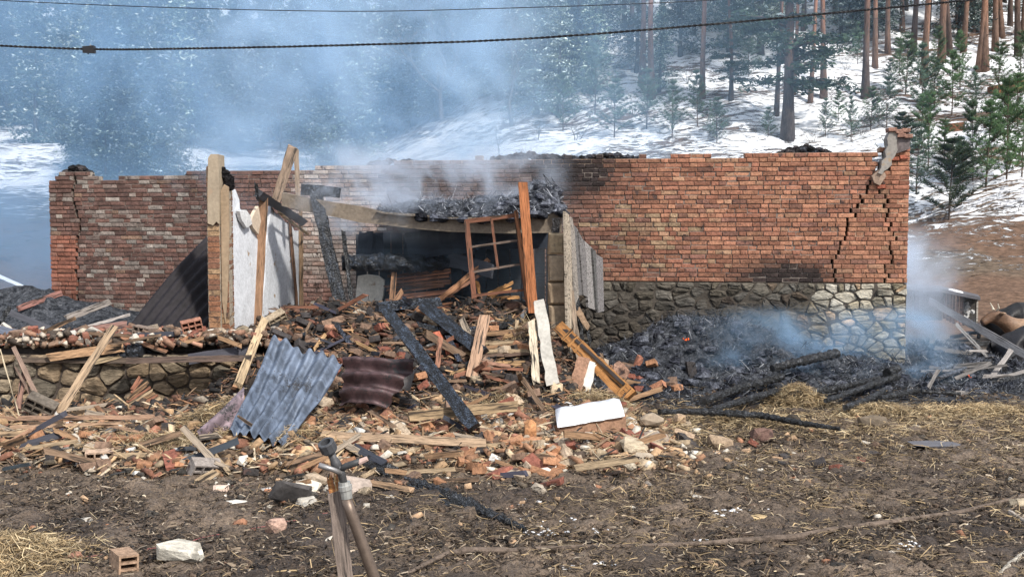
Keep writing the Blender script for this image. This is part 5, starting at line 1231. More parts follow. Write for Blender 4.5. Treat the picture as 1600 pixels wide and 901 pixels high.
# charred rafters
tb(603, 482, 741, 668, 19, 'long charred rafter slanting down across the rubble heap', 'rafter', CH, BL, .14, 13.6, 11.9, name='charred_rafter', seg=16, jit=.010)
tb(662, 476, 756, 552, 19, 'short charred rafter beside the long one on the heap', 'rafter', CH, BL, .14, 13.7, 12.9, name='charred_rafter', seg=12, jit=.010)
tb(588, 480, 690, 471, 15, 'charred crosspiece lying level over the heads of the two rafters', 'beam', CH, (1.6, 1.9, 2.3), .12, 13.72, 13.9, name='charred_beam', seg=8, jit=.008)
tb(592, 500, 612, 482, 20, 'brown broken block end under the left end of the charred crosspiece', 'timber', WD_, BRW, .14, 13.8, 13.75, name='broken_timber')
tb(652, 506, 700, 518, 7, 'thin charred batten sticking out between the two rafters', 'batten', CH, BL, .04, 13.3, 13.3, name='charred_batten')
tb(668, 548, 708, 528, 6, 'reddish batten crossing under the short charred rafter', 'batten', WD_, REDW, .04, 13.1, 13.1, name='batten')
tb(683, 575, 688, 530, 8, 'upright reddish batten between the two charred rafters', 'batten', WD_, (.30, .15, .10), .04, 13.1, 13.2, name='batten')
tb(737, 590, 757, 495, 18, 'brown squared post standing steeply in the heap left of the batten stack', 'post', WW, (.34, .22, .15), .1, 12.8, 13.4, name='broken_post')
tb(722, 500, 740, 540, 9, 'grey stub leaning under the short charred rafter', 'post', WW, GRW, .06, 13.3, 13.2, name='grey_stub')
tb(668, 522, 727, 558, 12, 'dark brown round billet under the short charred rafter', 'billet', WD_, BRW, .08, 13.2, 13.0, name='wood_billet')
# stack of battens
for k, (x0, y0, x1, y1, w_, c) in enumerate([(752, 522, 822, 516, 7, ORW), (754, 537, 820, 532, 6, NEWW), (757, 543, 822, 538, 5, ORW), (760, 549, 824, 548, 6, NEWW), (752, 556, 826, 552, 5, (.12, .08, .06)), (745, 575, 815, 577, 4, REDW), (755, 566, 800, 572, 5, (.3, .17, .12)), (760, 588, 812, 600, 4, REDW), (755, 582, 805, 590, 4, BRW), (770, 606, 815, 606, 4, BRW)]):
    tb(x0, y0, x1, y1, w_, ['top batten of the stack beside the white painted board', 'second batten of the stack beside the white painted board', 'third batten of the stack beside the white painted board', 'fourth and widest batten of the stack beside the white board', 'dark burnt batten at the bottom of the stack by the white board', 'thin red batten below the stack, upper of two', 'short brown batten below the stack', 'lowest thin red batten below the stack', 'brown batten between the two red ones below the stack', 'last brown batten at the foot below the stack'][k], 'batten', WD_, c, .05, 12.95, 13.0, name='batten', group='stacked roof battens')
tb(775, 512, 812, 500, 8, 'black burnt board behind the top of the batten stack', 'board', CH, ONE, .05, 13.3, 13.3, name='charred_board')
tb(806, 520, 808, 500, 6, 'short upright pale offcut at the right end of the batten stack', 'offcut', WD_, NEWW, .05, 12.9, 12.95, name='offcut')
# posts and painted boards by the door
tb(817, 287, 833, 488, 15, 'tall reddish brown post leaning beside the empty window frame', 'post', WD_, (.34, .13, .055), .12, 13.5, 13.3, name='tall_post', seg=12, rag=.02)
tb(806, 330, 826, 478, 6, 'narrow brown stile between the window frame and the tall red post', 'post', WD_, (.27, .12, .06), .06, 13.55, 13.35, name='frame_stile', seg=8, rag=.02)
tb(842, 468, 864, 602, 17, 'flaking white painted board leaning against the door pier', 'board', 'plaster', (.44, .42, .38), .05, 13.25, 12.7, name='white_board', seg=12, jit=.012, taper=1.15)
tb(830, 500, 838, 596, 11, 'narrow flaking painted board left of the wider white one', 'board', WW, (.5, .43, .33), .05, 13.15, 12.75, name='white_board', seg=10, jit=.012)
tb(815, 590, 850, 640, 7, 'brown splintered lath at the foot of the white painted boards', 'lath', WD_, BRW, .04, 12.7, 12.3, name='lath')
# orange decorated timber
ot = empty('leaning_timber', P(925, 560, 12.9), 'orange brown moulded timber leaning down to the right of the door pier', 'timber')
o = timber(P(871, 508, 13.2), P(986, 622, 12.5), pxw(19, 12.9), .10, WD_, (.36, .17, .06), 14, .008, .03, 0, 'beam', 0, 1.35); bpy.context.view_layer.update(); adopt(ot, o)
for t in (.12, .2, .28, .52, .6, .86, .93):
    a = P(871+115*t, 508+114*t, 13.2-.7*t); o = timber(a+Vector((-.06, -.07, -.07)), a+Vector((.07, -.07, .06)), .035, .03, WD_, (.40, .2, .075), 3, .004, .005, 0, 'moulding'); bpy.context.view_layer.update(); adopt(ot, o)
o = timber(P(880, 512, 13.12), P(975, 600, 12.5), pxw(5, 12.9), .03, SO, (2, 1.5, 1.2), 8, .004, .02, 0, 'edge_strip'); bpy.context.view_layer.update(); adopt(ot, o)
lb = empty('leaning_block', P(905, 595, 12.5), 'leaning board block with brown face and flaking white side near the orange timber', 'block')
o = timber(P(893, 626, 12.35), P(911, 562, 12.7), pxw(20, 12.5), .09, 'rubble', (.26, .15, .10), 7, .008, .02, 0, 'brown_face'); adopt(lb, o)
o = timber(P(911, 624, 12.45), P(925, 568, 12.8), pxw(14, 12.6), .08, 'plaster', (.55, .53, .49), 8, .012, .03, 0, 'white_side'); adopt(lb, o)
tb(950, 592, 940, 555, 4, 'thin dark stake stuck beside the broken blocks', 'stake', WD_, BRW, .03, 13.2, 13.2, name='stake')
# long boards low down
o = tb(500, 679, 762, 692, 13, 'long pale board lying across the front of the heap', 'board', WD_, (.39, .28, .19), .06, 10.95, 10.75, name='pale_board', seg=12)
mbs = MB()
for i in range(26): t = random.random(); q = P(722+t*60, 687+t*5, 10.8-.1*t); blob(mbs, q+Vector((0, -.02, .035)), random.uniform(.02, .05), ONE, .5)
tag(mbs.build('snow_patch', 'snow', origin=P(750, 688, 10.7), smooth=True), 'strip of snow on the right end of the long pale board', 'snow patch', 'snow remnants in the mud', 'stuff')
tb(639, 650, 806, 634, 16, 'heavy sawn beam lying at the foot of the long charred rafter', 'beam', WD_, (.33, .235, .14), .1, 11.75, 11.9, name='sawn_beam', seg=10)
tb(348, 717, 515, 716, 8, 'pale board pointing at the standpipe from the left', 'board', WD_, (.38, .28, .18), .04, 9.95, 9.95, name='pale_board')
tb(556, 735, 748, 744, 9, 'lowest long board right of the standpipe', 'board', WD_, (.42, .28, .16), .04, 9.7, 9.6, name='pale_board')
tb(607, 700, 622, 666, 9, 'short pale stick standing up against the long pale board', 'stick', WW, (.42, .32, .22), .06, 10.6, 10.7, name='broken_stick')
tb(590, 705, 560, 722, 12, 'dark curved board scrap right of the standpipe head', 'board', SO, (2, 2, 2.1), .05, 10.2, 10.1, name='dark_scrap')
tb(565, 762, 640, 775, 9, 'short brown board right of the standpipe collar', 'board', WD_, (.36, .24, .15), .04, name='short_board')
tb(565, 757, 590, 742, 7, 'small pale stick beside the tile at the standpipe', 'stick', WD_, NEWW, .03, name='short_board')
tb(575, 735, 610, 745, 18, 'black square opening block edge right of the standpipe', 'block', CH, ONE, .1, name='charred_block')
# left foot of the foundation
tb(371, 603, 413, 500, 13, 'fresh split board leaning up left of the blue grey corrugated sheet', 'board', WD_, (.40, .30, .19), .06, 11.9, 12.8, name='split_board', seg=10)
tb(366, 606, 396, 540, 7, 'second brown board behind the fresh split one', 'board', WD_, (.30, .17, .10), .05, 12.0, 12.7, name='split_board')
tb(92, 645, 177, 512, 12, 'long grey brown board leaning on the stone foundation', 'board', WW, (.33, .24, .16), .05, 12.0, 12.7, name='leaning_board', seg=10)
tb(78, 558, 192, 542, 12, 'peeled pole lying along the edge of the raised floor', 'pole', WD_, (.42, .26, .15), .07, 12.5, 12.5, name='peeled_pole', taper=1.2)
o = log([P(160, 553, 12.6), P(195, 549, 12.6), P(224, 548, 12.6)], [.10, .115, .10], CH, (1.3, 1.4, 1.6), .08, 12, 'charred_log', 5); tag(o, 'thick charred log end lying beside the peeled pole on the floor edge', 'log')
tb(150, 565, 210, 548, 8, 'split stick poking out below the thick charred log end', 'stick', WD_, (.42, .32, .2), .04, 12.5, 12.55, name='split_stick')
tb(190, 525, 260, 550, 7, 'orange brown stick lying in front of the dark roof sheet', 'stick', WD_, (.34, .18, .11), .04, 12.7, 12.65, name='split_stick')
tb(36, 562, 200, 563, 9, 'dark timber sill on top of the stone foundation, left part', 'sill', WW, (.12, .09, .07), .18, 12.66, 12.64, name='timber_sill', seg=12, rag=.01)
tb(200, 563, 395, 559, 10, 'dark timber sill on top of the stone foundation, right part', 'sill', WW, (.12, .085, .07), .18, 12.64, 12.66, name='timber_sill', seg=12, rag=.01)
tb(300, 560, 400, 545, 16, 'dark board lying on the sill right of the brick pillar', 'board', SO, (3, 2.7, 2.8), .05, 12.6, 12.7, name='dark_board')
tb(20, 540, 72, 648, 7, 'long bent stick crossing in front of the foundation at the far left', 'stick', WW, (.20, .14, .11), .04, 12.3, 11.9, name='forked_stick')
tb(28, 640, 38, 578, 8, 'upright thick stake of the forked sticks at the far left', 'stake', WW, (.24, .14, .11), .05, 12.0, 12.2, name='forked_stick')
tb(25, 575, 62, 640, 4, 'thin stick crossing the upright stake at the far left', 'stick', WW, (.20, .14, .11), .03, 12.0, 12.0, name='forked_stick')
tb(0, 653, 240, 651, 7, 'long thin pole lying level at the foot of the foundation', 'pole', WD_, (.30, .19, .13), .04, 11.7, 11.75, name='thin_pole', seg=10)
tb(12, 667, 190, 660, 5, 'second thin pole below the longer level one at the left', 'pole', WD_, (.36, .24, .16), .03, 11.4, 11.4, name='thin_pole', seg=10)
tb(0, 678, 42, 676, 9, 'short pale board end at the left edge of the picture', 'board', WD_, (.42, .30, .19), .04, 11.2, 11.2, name='short_board')
tb(0, 730, 118, 722, 5, 'thin pale lath at the lower edge of the left rubble', 'lath', WD_, (.40, .27, .17), .03, 9.95, 10.0, name='lath')
tb(0, 698, 55, 668, 5, 'slanting brown lath in the left rubble', 'lath', WD_, (.30, .18, .12), .03, 10.9, 11.0, name='lath')
tb(160, 662, 262, 684, 5, 'brown lath sloping right below the foundation', 'lath', WD_, (.28, .18, .12), .03, 11.2, 11.0, name='lath')
tb(85, 672, 120, 686, 7, 'orange plank end among the left rubble', 'board', WD_, ORW, .04, 10.9, 10.9, name='short_board')
tb(210, 725, 245, 700, 8, 'tan plank end sloping over the lower left rubble', 'board', WD_, NEWW, .04, 10.2, 10.4, name='short_board')
tb(0, 545, 30, 650, 2, 'thin pale cord hanging at the far left of the foundation', 'cord', WD_, (.5, .42, .3), .008, 12.2, 12.1, name='cord', rag=0, jit=.001)
bn = empty('lath_bundle', G(225, 640), 'bundle of orange thin laths leaning at the foot of the stone foundation', 'laths'); bpy.context.view_layer.update()
for k in range(9):
    o = timber(P(192+k*2+random.uniform(-3, 3), 648-k*5, 12.0), P(245-k*3+random.uniform(-5, 5), 622-k*4.2, 12.2), .03, .012, WD_, random.choice((ORW, NEWW, REDW)), 4, .003, .02, 0, 'lath'); adopt(bn, o)
# far left interior
tb(14, 487, 96, 522, 10, 'dark plank sloping down over the ash on the far left', 'plank', SO, (4, 3.7, 3.6), .04, 13.8, 13.1, name='dark_plank')
tb(28, 482, 97, 457, 9, 'reddish brown plank rising to the wall corner at the far left', 'plank', WW, (.26, .13, .11), .04, 15.2, 16.2, name='reddish_plank')
tb(104, 497, 170, 472, 10, 'grey plank leaning on the foot of the left brick wall', 'plank', WW, (.26, .23, .21), .04, 14.4, 15.2, name='grey_plank')
tb(92, 522, 196, 505, 9, 'purplish brown plank lying left of the dark roof sheet', 'plank', WW, (.24, .14, .12), .05, 13.3, 13.6, name='purple_plank')
tb(130, 512, 200, 492, 4, 'thin grey lath behind the purplish plank at the left', 'lath', WW, (.40, .36, .34), .03, 13.9, 14.2, name='thin_lath')
tb(0, 515, 60, 528, 12, 'grey metal edged board at the left edge above the rubble', 'board', SO, (6, 6.3, 7), .03, 13.2, 13.1, name='grey_board')
tb(0, 505, 14, 480, 8, 'black burnt stub at the left edge above the rubble', 'stub', CH, ONE, .06, 13.4, 13.6, name='charred_stub')
tb(-4, 430, 34, 447, 5, 'upper half of a snowy pole on the far left slope', 'pole', 'snow', ONE, .06, 22, 21.6, name='snowy_pole', rag=.02)
tb(34, 447, 70, 464, 5, 'lower half of a snowy pole on the far left slope', 'pole', 'snow', ONE, .06, 21.5, 21.2, name='snowy_pole', rag=.02)
# inside the doorway
tb(684, 470, 766, 404, 8, 'long brown lath sloping up behind the empty window frame', 'lath', WD_, (.30, .15, .08), .05, 14.1, 14.5, name='long_lath')
tb(700, 462, 752, 428, 5, 'thin brown lath under the long one behind the window frame', 'lath', WD_, (.22, .11, .07), .04, 14.2, 14.4, name='long_lath')
for k, (x0, y0, x1, y1) in enumerate([(757, 462, 800, 442), (752, 464, 798, 452), (762, 470, 790, 446), (748, 468, 812, 464), (746, 440, 750, 466)]):
    tb(x0, y0, x1, y1, 5, ['upper orange lath of the bunch seen through the window frame', 'middle orange lath of the bunch seen through the window frame', 'steep orange lath of the bunch seen through the window frame', 'level lath at the foot of the window frame', 'upright orange offcut at the left foot of the window frame'][k], 'lath', WD_, (.42, .22, .09), .03, 13.9, 14.0, name='orange_lath')
# pieces poking out at random
random.seed(404)
def rand_boards(n, x0, y0, x1, y1, kinds, grp):
    for i in range(n):
        px, py = random.uniform(x0, x1), random.uniform(y0, y1); p = G(px, py, random.uniform(.02, .10)); a = random.gauss(0, .8)+random.choice((0, pi)); L = random.uniform(.15, .6)
        d = Vector((cos(a), sin(a)*.8, random.gauss(0, .35))).normalized()*L; nm, mt, c = random.choice(kinds)
        o = timber(p, p+d, random.uniform(.025, .07), random.uniform(.015, .04), mt, tuple(q*random.uniform(.9, 1.1) if mt in (CH, SO) else q for q in c), 5, .004, .04, 0, nm[1])
        auto(o, nm[0], 'timber', grp)
KU = [(('charred broken batten', 'charred_batten'), CH, BL), (('reddish broken batten', 'broken_batten'), WD_, REDW), (('brown broken batten', 'broken_batten'), WD_, BRW), (('tan broken batten', 'broken_batten'), WD_, (.36, .23, .12)), (('sooty board scrap', 'board_scrap'), SO, (2, 2, 2.2))]
KL = [(('tan board scrap', 'board_scrap'), WD_, NEWW), (('orange board scrap', 'board_scrap'), WD_, ORW), (('grey board scrap', 'board_scrap'), WW, GRW), (('brown board scrap', 'board_scrap'), WD_, BRW), (('sooty board scrap', 'board_scrap'), SO, (2, 2, 2.2))]
rand_boards(64, 470, 490, 840, 630, KU, 'broken battens in the rubble heap'); rand_boards(30, 540, 640, 900, 760, KL, 'board scraps in front of the heap')
rand_boards(34, 0, 655, 330, 740, KL, 'board scraps in the left rubble'); rand_boards(14, 330, 690, 560, 770, KL, 'board scraps near the standpipe'); rand_boards(8, 900, 600, 1040, 720, KL, 'board scraps right of the doorway')
for i in range(22):
    px = random.uniform(10, 420); x = P(px, 500, 12.8).x; p = Vector((x, random.uniform(12.5, 13.0), FLOOR+random.uniform(.02, .16))); a = random.gauss(0, .4)+random.choice((0, pi)); d = Vector((cos(a), sin(a)*.4, random.gauss(0, .25))).normalized()*random.uniform(.2, .7)
    k = random.choice(KL); o = timber(p, p+d, random.uniform(.03, .08), .03, k[1], k[2], 5, .004, .04, 0, k[0][1]); auto(o, k[0][0], 'timber', 'board scraps on the floor edge')
# ================================================================== SHEETS
def quadclear(pts, m=.07):
    ex = 0
    for u in np.linspace(0, 1, 6):
        for v in np.linspace(0, 1, 6):
            q = [(1-u)*(1-v), u*(1-v), u*v, (1-u)*v]; x, y, Y = (sum(q[i]*pts[i][k] for i in range(4)) for k in range(3)); h = hit(x, y, 60, m)
            if h.y < 17: ex = max(ex, Y-h.y)
    return [P(x, y, Y-ex) for x, y, Y in pts]
def corrugated(c00, c10, c11, c01, waves, amp, mat='sheet_metal', col=(.3, .32, .36), nu=None, nv=14, bend=0, name='corrugated_sheet', rag=.02, crumple=.02, th=.004):
    """waves run across u (c00->c10), ribs run along v"""
    nu = nu or waves*8; c00, c10, c11, c01 = map(Vector, (c00, c10, c11, c01)); nrm = (c10-c00).cross(c01-c00).normalized()
    if nrm.dot(CAM-c00) < 0: nrm = -nrm
    V = []; sd = random.random()*50
    for j in range(nv+1):
        v = j/nv
        for i in range(nu+1):
            u = i/nu; vv = v+(rag*float(vn(u*14, sd)-.5)*2 if j in (0, nv) else 0); p = c00.lerp(c10, u).lerp(c01.lerp(c11, u), vv)
            p = p+nrm*(amp*sin(u*waves*2*pi)+bend*sin(v*pi)+crumple*2*(float(fbm(u*3+sd, v*3, 5, 3))-.5)); V.append(p)
    F = [(j*(nu+1)+i, j*(nu+1)+i+1, (j+1)*(nu+1)+i+1, (j+1)*(nu+1)+i) for j in range(nv) for i in range(nu)]
    k = len(V); V2 = [p-nrm*th for p in V]; F2 = [tuple(a+k for a in reversed(f)) for f in F]
    o_ = sum(V, Vector())/k; m = MB(); m.add(V+V2, F+F2, col)
    o = m.build(name, mat, origin=o_, smooth=True); return o
o = corrugated(P(183, 524, 13.9), P(325, 366, 14.7), P(332, 470, 13.6), P(262, 560, 13.0), 1, .0, 'sheet_metal', (.05, .042, .045)) if False else None
o = corrugated(P(188, 526, 13.7), P(262, 590, 13.0), P(345, 500, 13.75), P(330, 362, 14.9), 7, .03, 'dark_sheet', (.016, .014, .017), nv=16, bend=.05, name='roof_sheet', rag=.01); tag(o, 'large dark corrugated roof sheet leaning against the brick pillar', 'roof sheet')
o = corrugated(*quadclear([(424, 528, 12.75), (536, 566, 12.5), (446, 698, 11.2), (357, 664, 11.25)]), 6, .036, 'sheet_metal', (.125, .155, .21), nv=30, bend=-.06, name='corrugated_sheet', rag=.015, crumple=.12); tag(o, 'blue grey corrugated metal sheet sliding down the rubble heap', 'metal sheet')
o = corrugated(*quadclear([(380, 606, 12.0), (384, 650, 11.6), (328, 692, 11.3), (300, 680, 11.2)], .03), 1, .05, 'sheet_metal', (.20, .15, .17), nv=10, name='bent_sheet', crumple=.04); tag(o, 'purplish bent strip of sheet metal left of the blue grey sheet', 'metal sheet')
o = corrugated(*quadclear([(538, 556, 12.7), (528, 632, 12.3), (600, 636, 12.2), (656, 564, 12.5)], .12), 3, .06, 'sheet_metal', (.075, .044, .047), nv=20, bend=.05, name='crumpled_sheet', rag=.03, crumple=.09); tag(o, 'crumpled purple brown metal sheet folded on the rubble heap', 'metal sheet')
o = corrugated(*quadclear([(590, 612, 12.35), (640, 606, 12.35), (652, 572, 12.55), (612, 584, 12.6)]), 1, .03, 'sheet_metal', (.035, .03, .03), nv=6, name='folded_flap', crumple=.06); tag(o, 'black underside flap folded behind the crumpled purple brown sheet', 'metal sheet')
# ================================================================== EMPTY WINDOW FRAME
wf = empty('window_frame', P(780, 462, 13.45), 'empty brown window frame of six openings standing tilted on the rubble', 'window frame')
def wfp(x, y): return P(x, y, 13.65-(y-340)/120*.2)
def wbar(x0, y0, x1, y1, w_, nm, c=(.15, .065, .04)):
    o = timber(wfp(x0, y0), wfp(x1, y1), pxw(w_, 13.55), .045, WD_, c, 5, .002, .004, 0, nm); adopt(wf, o)
wbar(729, 344, 741, 466, 8, 'left_stile'); wbar(806, 333, 823, 468, 7, 'right_stile'); wbar(727, 346, 810, 336, 7, 'top_rail'); wbar(738, 462, 824, 452, 4, 'bottom_rail')
wbar(768, 342, 778, 420, 4, 'glazing_bar'); wbar(735, 386, 812, 375, 3.4, 'glazing_bar', (.16, .12, .10)); wbar(738, 425, 817, 412, 3.4, 'glazing_bar', (.16, .12, .10))
# ================================================================== CHARRED LOGS ON THE RIGHT
def lg(pts, w_, label, seg=10, lift=.06, n=12, jit=.14, name='charred_log', mat=CH, col=ONE, Ys=None, cat='log'):
    q = [G(x, y, lift+(.09 if mat == CH and y < 700 and x > 1000 else 0)) if Ys is None else P(x, y, Ys[i]) for i, (x, y) in enumerate(pts)]; wl = w_ if hasattr(w_, '__len__') else [w_]*len(q)
    return tag(log(q, [pxw(a, p.y)/2 *(.82 if mat == CH and pts[0][0] > 1000 else 1) for a, p in zip(wl, q)], mat, col, jit, n, name, seg), label, cat)
lg([(1206, 612), (1255, 598), (1306, 586)], [15, 17, 18], 'thick charred log end pointing up right at the top of the log pile', lift=.2)
lg([(1098, 652), (1160, 628), (1222, 612)], [14, 16, 15], 'charred log continuing left from the thick one at the ash edge', lift=.1)
lg([(1112, 662), (1180, 640), (1248, 622)], [12, 14, 13], 'second charred log parallel in front of the ash edge', lift=.07)
lg([(1030, 662), (1100, 662), (1190, 668), (1250, 680), (1312, 690)], [10, 14, 13, 11, 8], 'long charred pole lying level between yard and ash heap', 8, .05, name='charred_pole', cat='pole')
lg([(1232, 638), (1300, 630), (1340, 620), (1372, 612)], [13, 13, 12, 11], 'charred log in the middle of the right log pile', lift=.08)
lg([(1290, 648), (1345, 630), (1402, 608)], [10, 12, 13], 'charred log crossing below the middle of the right log pile', lift=.08)
lg([(1320, 655), (1360, 640), (1380, 628)], [12, 13, 12], 'short charred log in front of the right log pile', lift=.05)
lg([(1375, 640), (1432, 628)], [12, 10], 'short charred log lying right of the right log pile', lift=.05)
lg([(1385, 612), (1402, 603)], [16, 15], 'stubby charred butt with a cracked end on the right log pile', lift=.14)
lg([(1440, 632), (1500, 634)], [7, 6], 'thin burnt stick lying in the hay right of the log pile', name='burnt_stick', cat='stick')
lg([(1453, 602), (1487, 586)], [9, 9], 'grey burnt log lying on the ash right of the wall corner', lift=.05, col=(4, 4, 4.2)); lg([(1466, 608), (1508, 590)], [8, 8], 'second grey burnt log beside the one right of the wall corner', lift=.05, col=(4, 4, 4.2))
lg([(636, 757), (690, 778), (740, 800), (790, 822), (822, 834)], [13, 22, 20, 15, 8], 'charred log with flaking bark lying in the foreground mud', 8, .035, 12, .3)
lg([(640, 764), (700, 792), (760, 812)], [8, 10, 6], 'thin charred limb stuck to the underside of the foreground log', 8, .02, 8, .25, 'charred_limb')
for k, (a, b_, w_, Ya, Yb, lb, c) in enumerate([((1453, 470), (1612, 560), 11, 17.5, 15.2, 'long grey rafter slanting down to the right edge beside the wall', (3.4, 3.4, 3.6)), ((1496, 508), (1568, 584), 5, 16.6, 15.6, 'thin pale batten slanting below the long grey rafter', (9, 9, 9.5)), ((1560, 575), (1612, 600), 7, 15.6, 15.0, 'charred board end at the right edge below the long grey rafter', ONE),
        ((1482, 622), (1556, 578), 4, 15.4, 15.4, 'thin black stick rising from the ash beside the wall corner', ONE), ((1548, 568), (1562, 606), 9, 15.2, 15.2, 'black charred stub leaning left at the right side', ONE), ((1570, 562), (1568, 604), 7, 15.2, 15.2, 'upright black charred stub at the right side', ONE), ((1545, 628), (1612, 640), 9, 13.4, 13.2, 'flat charred board lying at the right edge before the stubs', ONE), ((1550, 625), (1572, 610), 10, 13.9, 14.0, 'short charred board propped at the foot of the black stubs', ONE)]):
    tb(*a, *b_, w_, lb, 'timber', WW if c != ONE else CH, {3.4: (.20, .195, .20), 9: (.34, .32, .30)}.get(c[0], ONE), .06, Ya, Yb, name=['grey_rafter', 'pale_batten', 'charred_board', 'black_stick', 'charred_stub', 'charred_stub', 'charred_board', 'charred_board'][k])
random.seed(55)
for i in range(26):
    px, py = random.uniform(1435, 1600), random.uniform(520, 628); a = random.gauss(.5, .7); p = G(px, py, random.uniform(.02, .15)); d = Vector((cos(a), sin(a)*.5, random.gauss(.05, .2)))*random.uniform(.25, .8)
    o = timber(p, p+d, random.uniform(.03, .08), .03, *random.choice(((CH, (1, 1, 1)), (CH, (1.3, 1.5, 1.8)), (WW, (.14, .13, .125)), (WW, (.26, .24, .23)))), 5, .006, .04, 0, 'burnt_scrap'); auto(o, random.choice(('burnt board scrap', 'thin burnt scrap')), 'timber', 'burnt scraps beside the wall corner')
# embers
for px, py, Y, lb in [(1073, 534, None, 'small orange ember glowing on top of the ash heap'), (1515, 592, None, 'small orange ember glowing in the ash beside the wall corner')]:
    p = hit(px, py); m = MB(); [blob(m, p+Vector((random.gauss(0, .025), random.gauss(0, .02), .02+random.random()*.03)), random.uniform(.006, .012), ONE, .9, 5) for _ in range(7)]; tag(m.build('ember', 'ember', origin=p), lb, 'ember')
# ================================================================== BRANCH, STRINGS
lg([(636, 905), (660, 890), (700, 872), (725, 868), (800, 866), (900, 862), (1000, 860), (1060, 856)], [7, 8, 9, 12, 11, 11, 10, 10], 'long crooked branch lying across the foreground mud, left half', 4, .02, 9, .12, 'long_branch', 'bark', (.20, .15, .12), cat='branch') if False else None
lg([(636, 905), (660, 890), (700, 872), (725, 868), (800, 866), (900, 862), (1060, 858), (1180, 852), (1240, 846), (1300, 834), (1380, 824), (1440, 815), (1500, 806), (1545, 795), (1612, 778)], [5, 7, 8, 12, 10, 9, 8, 10, 11, 9, 9, 8, 8, 7, 6], 'long crooked grey brown branch lying across the foreground mud', 4, .03, 9, .10, 'long_branch', 'bark', (.13, .10, .08), cat='branch')
lg([(1572, 800), (1590, 812), (1606, 824)], [8, 8, 8], 'short pale branch piece at the right edge below the long branch', 4, .02, 8, .1, 'short_branch', 'bark', (.34, .30, .26), cat='branch'); lg([(1562, 905), (1580, 885), (1606, 866)], [9, 10, 10], 'pale branch in the bottom right corner', 4, .02, 8, .1, 'short_branch', 'bark', (.36, .33, .28), cat='branch')
tb(1586, 796, 1612, 796, 11, 'pale sawn branch end at the right edge', 'branch', WW, (.45, .38, .28), .05, name='sawn_end')
def string(pts, r, col, label, name='string', cat='string', mat='cable_sheath', lift=.012):
    m = MB(); q = [G(x, y, lift) for x, y in pts]; tube(m, q, r, 4, col); return tag(m.build(name, mat, origin=q[0]), label, cat)
def wig(x0, y0, x1, y1, n, a): return [(x0+(x1-x0)*i/n, y0+(y1-y0)*i/n+random.uniform(-a, a)) for i in range(n+1)]
string(wig(-4, 881, 160, 871, 8, 2), .003, (.34, .12, .12), 'thin reddish string lying in the mud at the bottom left'); string(wig(230, 860, 530, 800, 14, 2.5), .003, (.34, .12, .12), 'thin reddish string running through the mud to the standpipe'); string(wig(345, 765, 480, 758, 8, 4), .003, (.32, .14, .12), 'thin reddish string in the hay behind the tilted slab fragment')
# overhead cables
def cable(pts, r, label, name, Y, tw=0):
    q = []; P_ = [P(x, y, Yv) for (x, y), Yv in zip(pts, Y)]
    for i in range(len(P_)-1):
        for k in range(24):
            t = k/24; a, b_, c, d = P_[max(i-1, 0)], P_[i], P_[i+1], P_[min(i+2, len(P_)-1)]
            q.append(b_*(2*t**3-3*t**2+1)+(c-a)*.5*(t**3-2*t**2+t)+c*(-2*t**3+3*t**2)+(d-b_)*.5*(t**3-t**2))
    q.append(P_[-1]); m = MB()
    if tw:
        fine = []
        for i in range(len(q)-1):
            for k in range(5): fine.append(q[i].lerp(q[i+1], k/5))
        fine.append(q[-1])
        for ph in (0, pi): tube(m, [p+Vector((0, cos(i*.8+ph), sin(i*.8+ph)))*r*.8 for i, p in enumerate(fine)], r, 5, (.012, .012, .014))
    else: tube(m, q, r, 5, (.02, .02, .024))
    return m.build(name, 'cable_sheath', origin=P_[0])
ca = empty('twisted_cable', P(0, 71, 11), 'twisted black power cable sagging across the top of the view with a clamp', 'cable')
o = cable([(-60, 69), (140, 77), (300, 76), (535, 71), (800, 62), (1070, 42), (1330, 18), (1480, 4), (1640, -12)], .0075, '', 'twisted_wire', [11]*9, 1); adopt(ca, o)
m = MB(); c = P(140, 78, 11); V = [c+Vector(q) for q in boxv(.12, .07, .07, .008)]; m.add(V, BOXF, (.012, .012, .014)); tube(m, [c+Vector((-.05, 0, .0)), c+Vector((.055, 0, -.005))], .026, 8, (.012, .012, .014)); tube(m, [c+Vector((-.01, -.01, .01)), c+Vector((-.012, -.01, -.05))], .008, 6, (.012, .012, .014)); tube(m, [c+Vector((.02, -.01, .02)), c+Vector((.012, -.01, .05))], .008, 6, (.3, .3, .3)); adopt(ca, m.build('clamp', 'rubber', origin=c))
o = cable([(-60, -6), (0, 1), (260, 12), (540, 18), (760, 14), (1070, 3), (1300, -14)], .006, '', 'thin_wire', [14]*7); tag(o, 'thin single wire crossing high above the smoke', 'wire')
